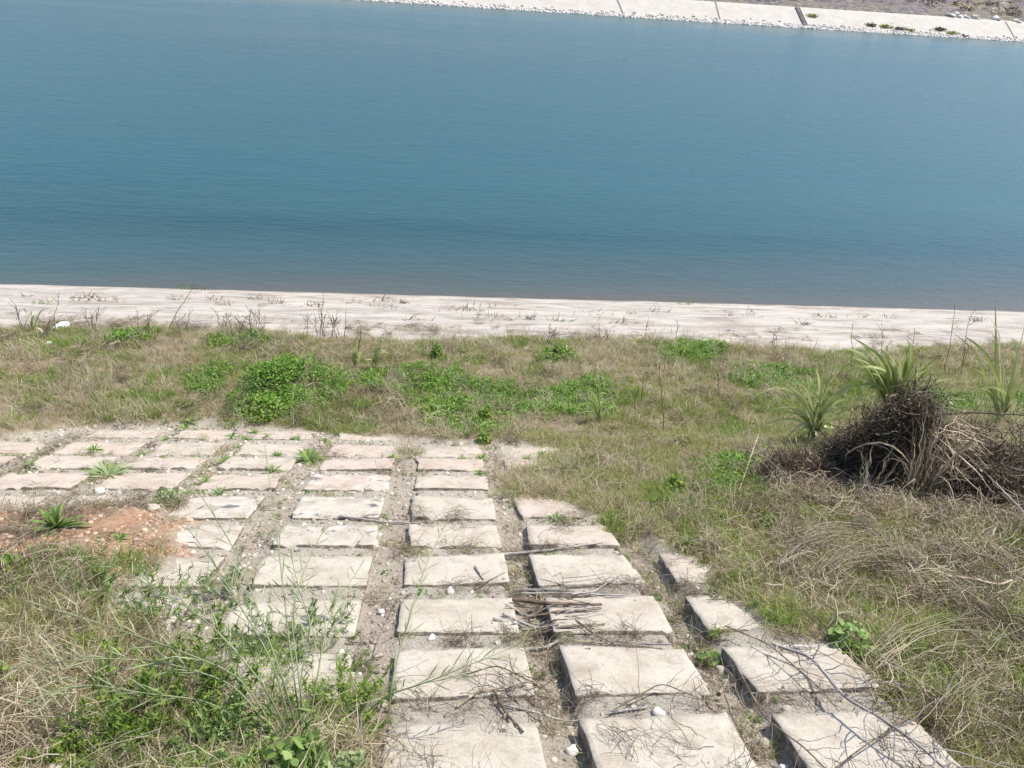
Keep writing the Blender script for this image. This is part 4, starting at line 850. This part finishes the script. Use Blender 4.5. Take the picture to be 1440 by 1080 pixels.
# dry stalks along the upper edge of the lining
def dry_stalk(px, py, tx, ty, n, label, seed=True, m='dark_twig', r_=.006, nm='dry_stalk'):
    pos = gp(px, py); k = mpp(pos); rt = unit(np.array([right[0], right[1], 0.])); fw = np.array([-rt[1], rt[0], 0]); mb = MB()
    for i in range(n):
        dx = (tx-px)*k*(1 if i == 0 else rng.uniform(-.6, 1.1))+(0 if i == 0 else rng.normal(0, .06)); dz = (py-ty)*k*1.1*(1 if i == 0 else rng.uniform(.45, .95))
        b = pos+rt*(0 if i == 0 else rng.normal(0, .05))+fw*(0 if i == 0 else rng.normal(0, .05)); t_ = np.linspace(0, 1, 8)[:, None]
        tp = vplane(pos, tx, ty)-pos if i == 0 else rt*dx+upv*dz; C = b+tp*t_+rt*(tp@rt)*.25*(t_**1.6-t_)+fw*rng.normal(0, .05)*t_; C[1:] += rng.normal(0, .006, (7, 3)); mb.tubes(C[None], np.linspace(r_, r_*.45, 8)[None], 4, rng.uniform(.2, .7, 1))
        for j in range(4 if seed else 2):
            q = C[rng.integers(3, 8)]; d = unit(rng.normal(0, 1, 3)+[0, 0, .9]); E2 = q+d*np.linspace(0, .10, 4)[:, None]; mb.tubes(E2[None], np.linspace(r_*.5, r_*.6 if seed else .001, 4)[None], 3, rng.uniform(.1, .8, 1))
    return tag(mb.build(nm, m, origin=pos), label, 'dry stalk')
DS = [(30, 462, 26, 425, 3), (76, 470, 84, 410, 1), (135, 466, 136, 433, 3), (205, 474, 212, 446, 5), (238, 468, 270, 408, 1), (255, 474, 246, 450, 5), (318, 470, 320, 440, 3), (338, 470, 340, 446, 3), (352, 472, 352, 436, 5), (362, 472, 366, 444, 3), (433, 472, 432, 442, 2), (450, 474, 455, 417, 4), (468, 474, 474, 436, 4), (485, 476, 486, 437, 1), (505, 500, 509, 452, 1), (534, 500, 537, 466, 2), (770, 486, 774, 458, 2), (845, 482, 856, 456, 3), (905, 484, 912, 458, 2), (950, 482, 952, 450, 1), (1086, 488, 1090, 460, 2), (1196, 520, 1197, 455, 1), (1240, 500, 1240, 466, 2), (1278, 530, 1284, 458, 2), (1326, 530, 1346, 430, 1), (1350, 530, 1362, 446, 2), (932, 612, 928, 515, 1), (902, 570, 906, 530, 2), (300, 520, 302, 500, 1), (108, 512, 110, 488, 2), (1010, 560, 1008, 520, 1)]
for i, (px, py, tx, ty, n) in enumerate(DS):
    dry_stalk(px, py, tx, ty, n, 'dry brown %s rising from the berm, %s dry stalk from the left' % ('seed stalk' if n == 1 else 'bunch of seed stalks', ORD[i] if i < 39 else 'last'), n != 1, r_=.0045)
# weed tufts on the lining
TU = [(35, 415), (60, 424), (120, 418), (128, 421), (145, 422), (262, 407), (275, 407), (292, 409), (245, 420), (305, 420), (312, 428), (357, 419), (388, 425), (440, 429), (500, 425), (540, 422), (548, 432), (566, 425), (583, 449), (640, 436), (655, 434), (668, 437), (692, 431), (700, 445), (688, 446), (742, 447), (794, 450), (840, 442), (872, 452), (890, 439), (925, 437), (965, 428), (1030, 442), (1052, 440), (1130, 455), (1158, 444), (1210, 445), (1245, 446), (1376, 450)]
TU.sort()
for i, (px, py) in enumerate(TU):
    pos = at(px, py); pos[2] = float(lining_z(np.array([pos[0]]), np.array([pos[1]]))[0]); n = int(rng.integers(14, 40)); rr_ = rng.uniform(.05, .16)
    b = rng.normal(0, 1, (n, 3))*[rr_, rr_*.35, 0]; d = unit(rng.normal(0, .7, (n, 3))*[1, 1, 0]+[0, 0, .7]); t_ = np.linspace(0, 1, 4)
    P = pos+b[:, None]+d[:, None]*rng.uniform(.03, .13, n)[:, None, None]*t_[None, :, None]; mb = MB()
    mb.blades(P, np.full((n, 4), .009)*[1, 1, .8, .3], unit(rng.normal(0, 1, (n, 3))), rng.uniform(.1, .8, n))
    tag(mb.build('weed_tuft', 'weed' if i % 5 == 1 else ('twig' if i % 2 else 'dark_twig'), origin=pos), '%s weed tuft on the pale canal lining, %s from the left' % ('green' if i % 5 == 1 else 'dry dark', ORD[i]), 'weed', 'weed tufts on the near canal lining')
# stones big enough to tell apart
STN = [(633, 829, .026, 'white_stone', 'angular white stone in the joint below the short grey stub'), (608, 894, .017, 'white_stone', 'small white stone in the joint right of the wide channel'), (929, 1000, .022, 'white_stone', 'round white stone in the lowest slab joint'), (1112, 1063, .020, 'white_stone', 'round white stone in the deep joint near the bottom right'), (1018, 927, .026, 'stone', 'brownish rounded stone in the mossy joint'), (140, 690, .035, 'white_stone', 'white stone left of the dug clay heap'), (1076, 1042, .018, 'stone', 'tan pebble in the deep joint near the bottom right'), (1082, 1028, .020, 'stone', 'larger tan pebble above the other in the deep joint'), (700, 900, .016, 'white_stone', 'white stone left of the joint at the foot of the stick pile'), (806, 1040, .025, 'stone', 'orange-tan stone in the dark joint at the bottom centre'), (216, 721, .045, 'stone', 'brown clod-like stone beside the clay heap'), (487, 868, .018, 'white_stone', 'white stone in the wide gravel channel, upper'), (480, 915, .016, 'white_stone', 'white stone in the wide gravel channel, lower'), (536, 855, .02, 'white_stone', 'white stone at the right rim of the wide gravel channel'), (560, 660, .018, 'white_stone', 'pale stone high in the wide gravel channel')]
for px, py, r_, m, lb in STN:
    p = gp(px, py); V, F3 = pebble(0, .35); tag(mesh_tris('stone', V*r_, F3, m, .7, p+[0, 0, r_*.3]), lb, 'stone')
# litter
m, t, bs = mat('plastic'); MATS['plastic'] = m; bs.inputs['Base Color'].default_value = (.78, .80, .82, 1); bs.inputs['Roughness'].default_value = .45; bs.inputs['Transmission Weight'].default_value = .15
for px, py, r_, lb in ((88, 459, .085, 'crumpled white plastic bag at the far left by the lining'), (70, 489, .04, 'small scrap of white plastic in the grass below the plastic bag')):
    import bmesh
    bm = bmesh.new(); bmesh.ops.create_icosphere(bm, subdivisions=4, radius=1)
    from mathutils import noise as mn
    for v in bm.verts:
        f = 1+.45*mn.noise(v.co*1.7)+.22*mn.ridged_multi_fractal(v.co*2.4, 1, 2.1, 3, 1, 2)-.3; v.co = v.co*f; v.co.z *= .62; v.co *= r_
    me = bpy.data.meshes.new('plastic_bag'); bm.to_mesh(me); bm.free(); me.materials.append(m); o = bpy.data.objects.new('plastic_bag' if r_ > .1 else 'plastic_scrap', me); COL.objects.link(o); o.location = tuple(gp(px, py)+[0, 0, r_*.35]); tag(o, lb, 'litter')
# far bank: drainage channels, joint, boulders, scrub
def far_at(px, py):
    d = ray(px, py); lo, hi = 30., 120.
    for k in range(50):
        s_ = (lo+hi)/2; q = d/d[1]*s_
        z = float(far_z(np.array([q[0]]), np.array([q[1]]))[0]) if q[1] > yf(q[0]) else 0.
        if H+q[2] < z: hi = s_
        else: lo = s_
    q = d/d[1]*lo; return np.array([q[0], q[1], H+q[2]])
m, t, bs = mat('dark_concrete'); MATS['dark_concrete'] = m; t.links.new(ramp(t, noise(t, 4, 5), [(.3, (.05, .05, .05)), (.7, (.16, .15, .14))]), bs.inputs['Base Color']); bs.inputs['Roughness'].default_value = .9
m, t, bs = mat('pale_concrete'); MATS['pale_concrete'] = m; t.links.new(ramp(t, noise(t, 4, 5), [(.3, (.40, .37, .33)), (.7, (.60, .56, .50))]), bs.inputs['Base Color']); bs.inputs['Roughness'].default_value = .9
def channel(pxt, pxb, wd, label, depth=.12):
    a_ = far_at(*pxt); b = far_at(*pxb); n = 12; root = empty('drain_channel', b); x0 = b[0]; dx = a_[0]-b[0]
    for nm, off, w_, z_, mt in (('channel_floor', 0, wd, .03, 'dark_concrete' if wd > .15 else 'soil_shade_concrete'), ('channel_kerb', -wd*.6, wd*.2, depth*.6, 'dark_concrete' if wd > .15 else 'pale_concrete'), ('channel_kerb', wd*.6, wd*.2, depth*.6, 'pale_concrete')):
        mb = MB(); s_ = np.linspace(0, 1, n); Yc = b[1]-.3+(a_[1]-b[1]+.4)*s_; Xc = x0+dx*s_+off; Zc = far_z(Xc, Yc)
        for i in range(n-1):
            v = [(Xc[i+q]+e_*w_/2, Yc[i+q], Zc[i+q]+h_) for q in (0, 1) for e_ in (-1, 1) for h_ in (-.02, z_)]
            mb.add(v, [(0, 1, 3, 2), (4, 6, 7, 5), (1, 5, 7, 3), (0, 4, 5, 1), (2, 3, 7, 6)])
        mb.build(nm, mt, root, origin=b, smooth=False)
    return tag(root, label, 'drain')
channel((1122, 12), (1135, 40), .22, 'dark drainage channel running down the far lining')
channel((1005, 2), (1012, 28), .07, 'thin grey drain joint on the far lining, left of the dark channel', .05)
channel((868, 0), (876, 17), .07, 'faint drain joint on the far lining, leftmost', .04)
channel((1415, 32), (1425, 52), .05, 'faint drain joint on the far lining at the right edge', .03)
BO = [(1333, 23), (1339, 24), (1344, 23), (1350, 25), (1356, 25), (1363, 26), (1370, 26), (1376, 27), (1400, 28), (1428, 30), (1433, 31), (1408, 16)]
for i, (px, py) in enumerate(BO):
    q = far_at(px, py); q[2] = float(far_ground(np.array([q[0]]), np.array([q[1]]))[0]); V, F3 = pebble(0, .35); r_ = rng.uniform(.12, .26)
    tag(mesh_tris('boulder', V*r_, F3, 'white_stone', .8, q+[0, 0, r_*.3]), 'pale boulder on the far bank above the lining, %s from the left' % ORD[i], 'boulder', 'pale boulders along the top of the far lining')
for i, (px, py, r_, lb) in enumerate([(1225, 36, .3, 'leftmost dark scrub tuft on the far lining'), (1245, 38, .35, 'second dark scrub tuft from the left on the far lining'), (1265, 41, .3, 'third dark scrub tuft from the left on the far lining'), (1278, 43, .25, 'fourth dark scrub tuft from the left on the far lining'), (1322, 42, .32, 'dark scrub tuft where the far rubble line ends'), (1338, 47, .3, 'dark scrub tuft at the far waterline right of the rubble'), (1355, 52, .25, 'small dark scrub tuft low at the far waterline'), (1142, 23, .35, 'dark scrub beside the far drainage channel')]):
    q = far_at(px, py); mb = MB(); n = 160; cen = rng.normal(0, .5, (n, 3))*[r_, r_*.5, r_*.35]; cen[:, 2] = np.abs(cen[:, 2]); P, W, S, T = leaves(n, cen, .12, .8); mb.blades(P+q, W, S, T)
    tag(mb.build('scrub_tuft', 'olive_grass' if i % 2 else 'twig', origin=q), lb, 'scrub', 'dark scrub on the far lining')
x = rng.uniform(-20, 70, 900); y = yf(x)+2.6+rng.uniform(0, 9, 900); gr = [clump(40, .4, .28, .14).build('scrub_clump', q, link=False) for q in ('twig', 'twig', 'dry_grass')]
k = fbm(x*.25, y*.3, 3, 500) > .5; scatter('far_scrub', gr, np.stack([x, y, far_ground(x, y)], 1)[k], rng.uniform(.4, 1.2, k.sum()), 'dry scrub on the rough ground of the far bank')
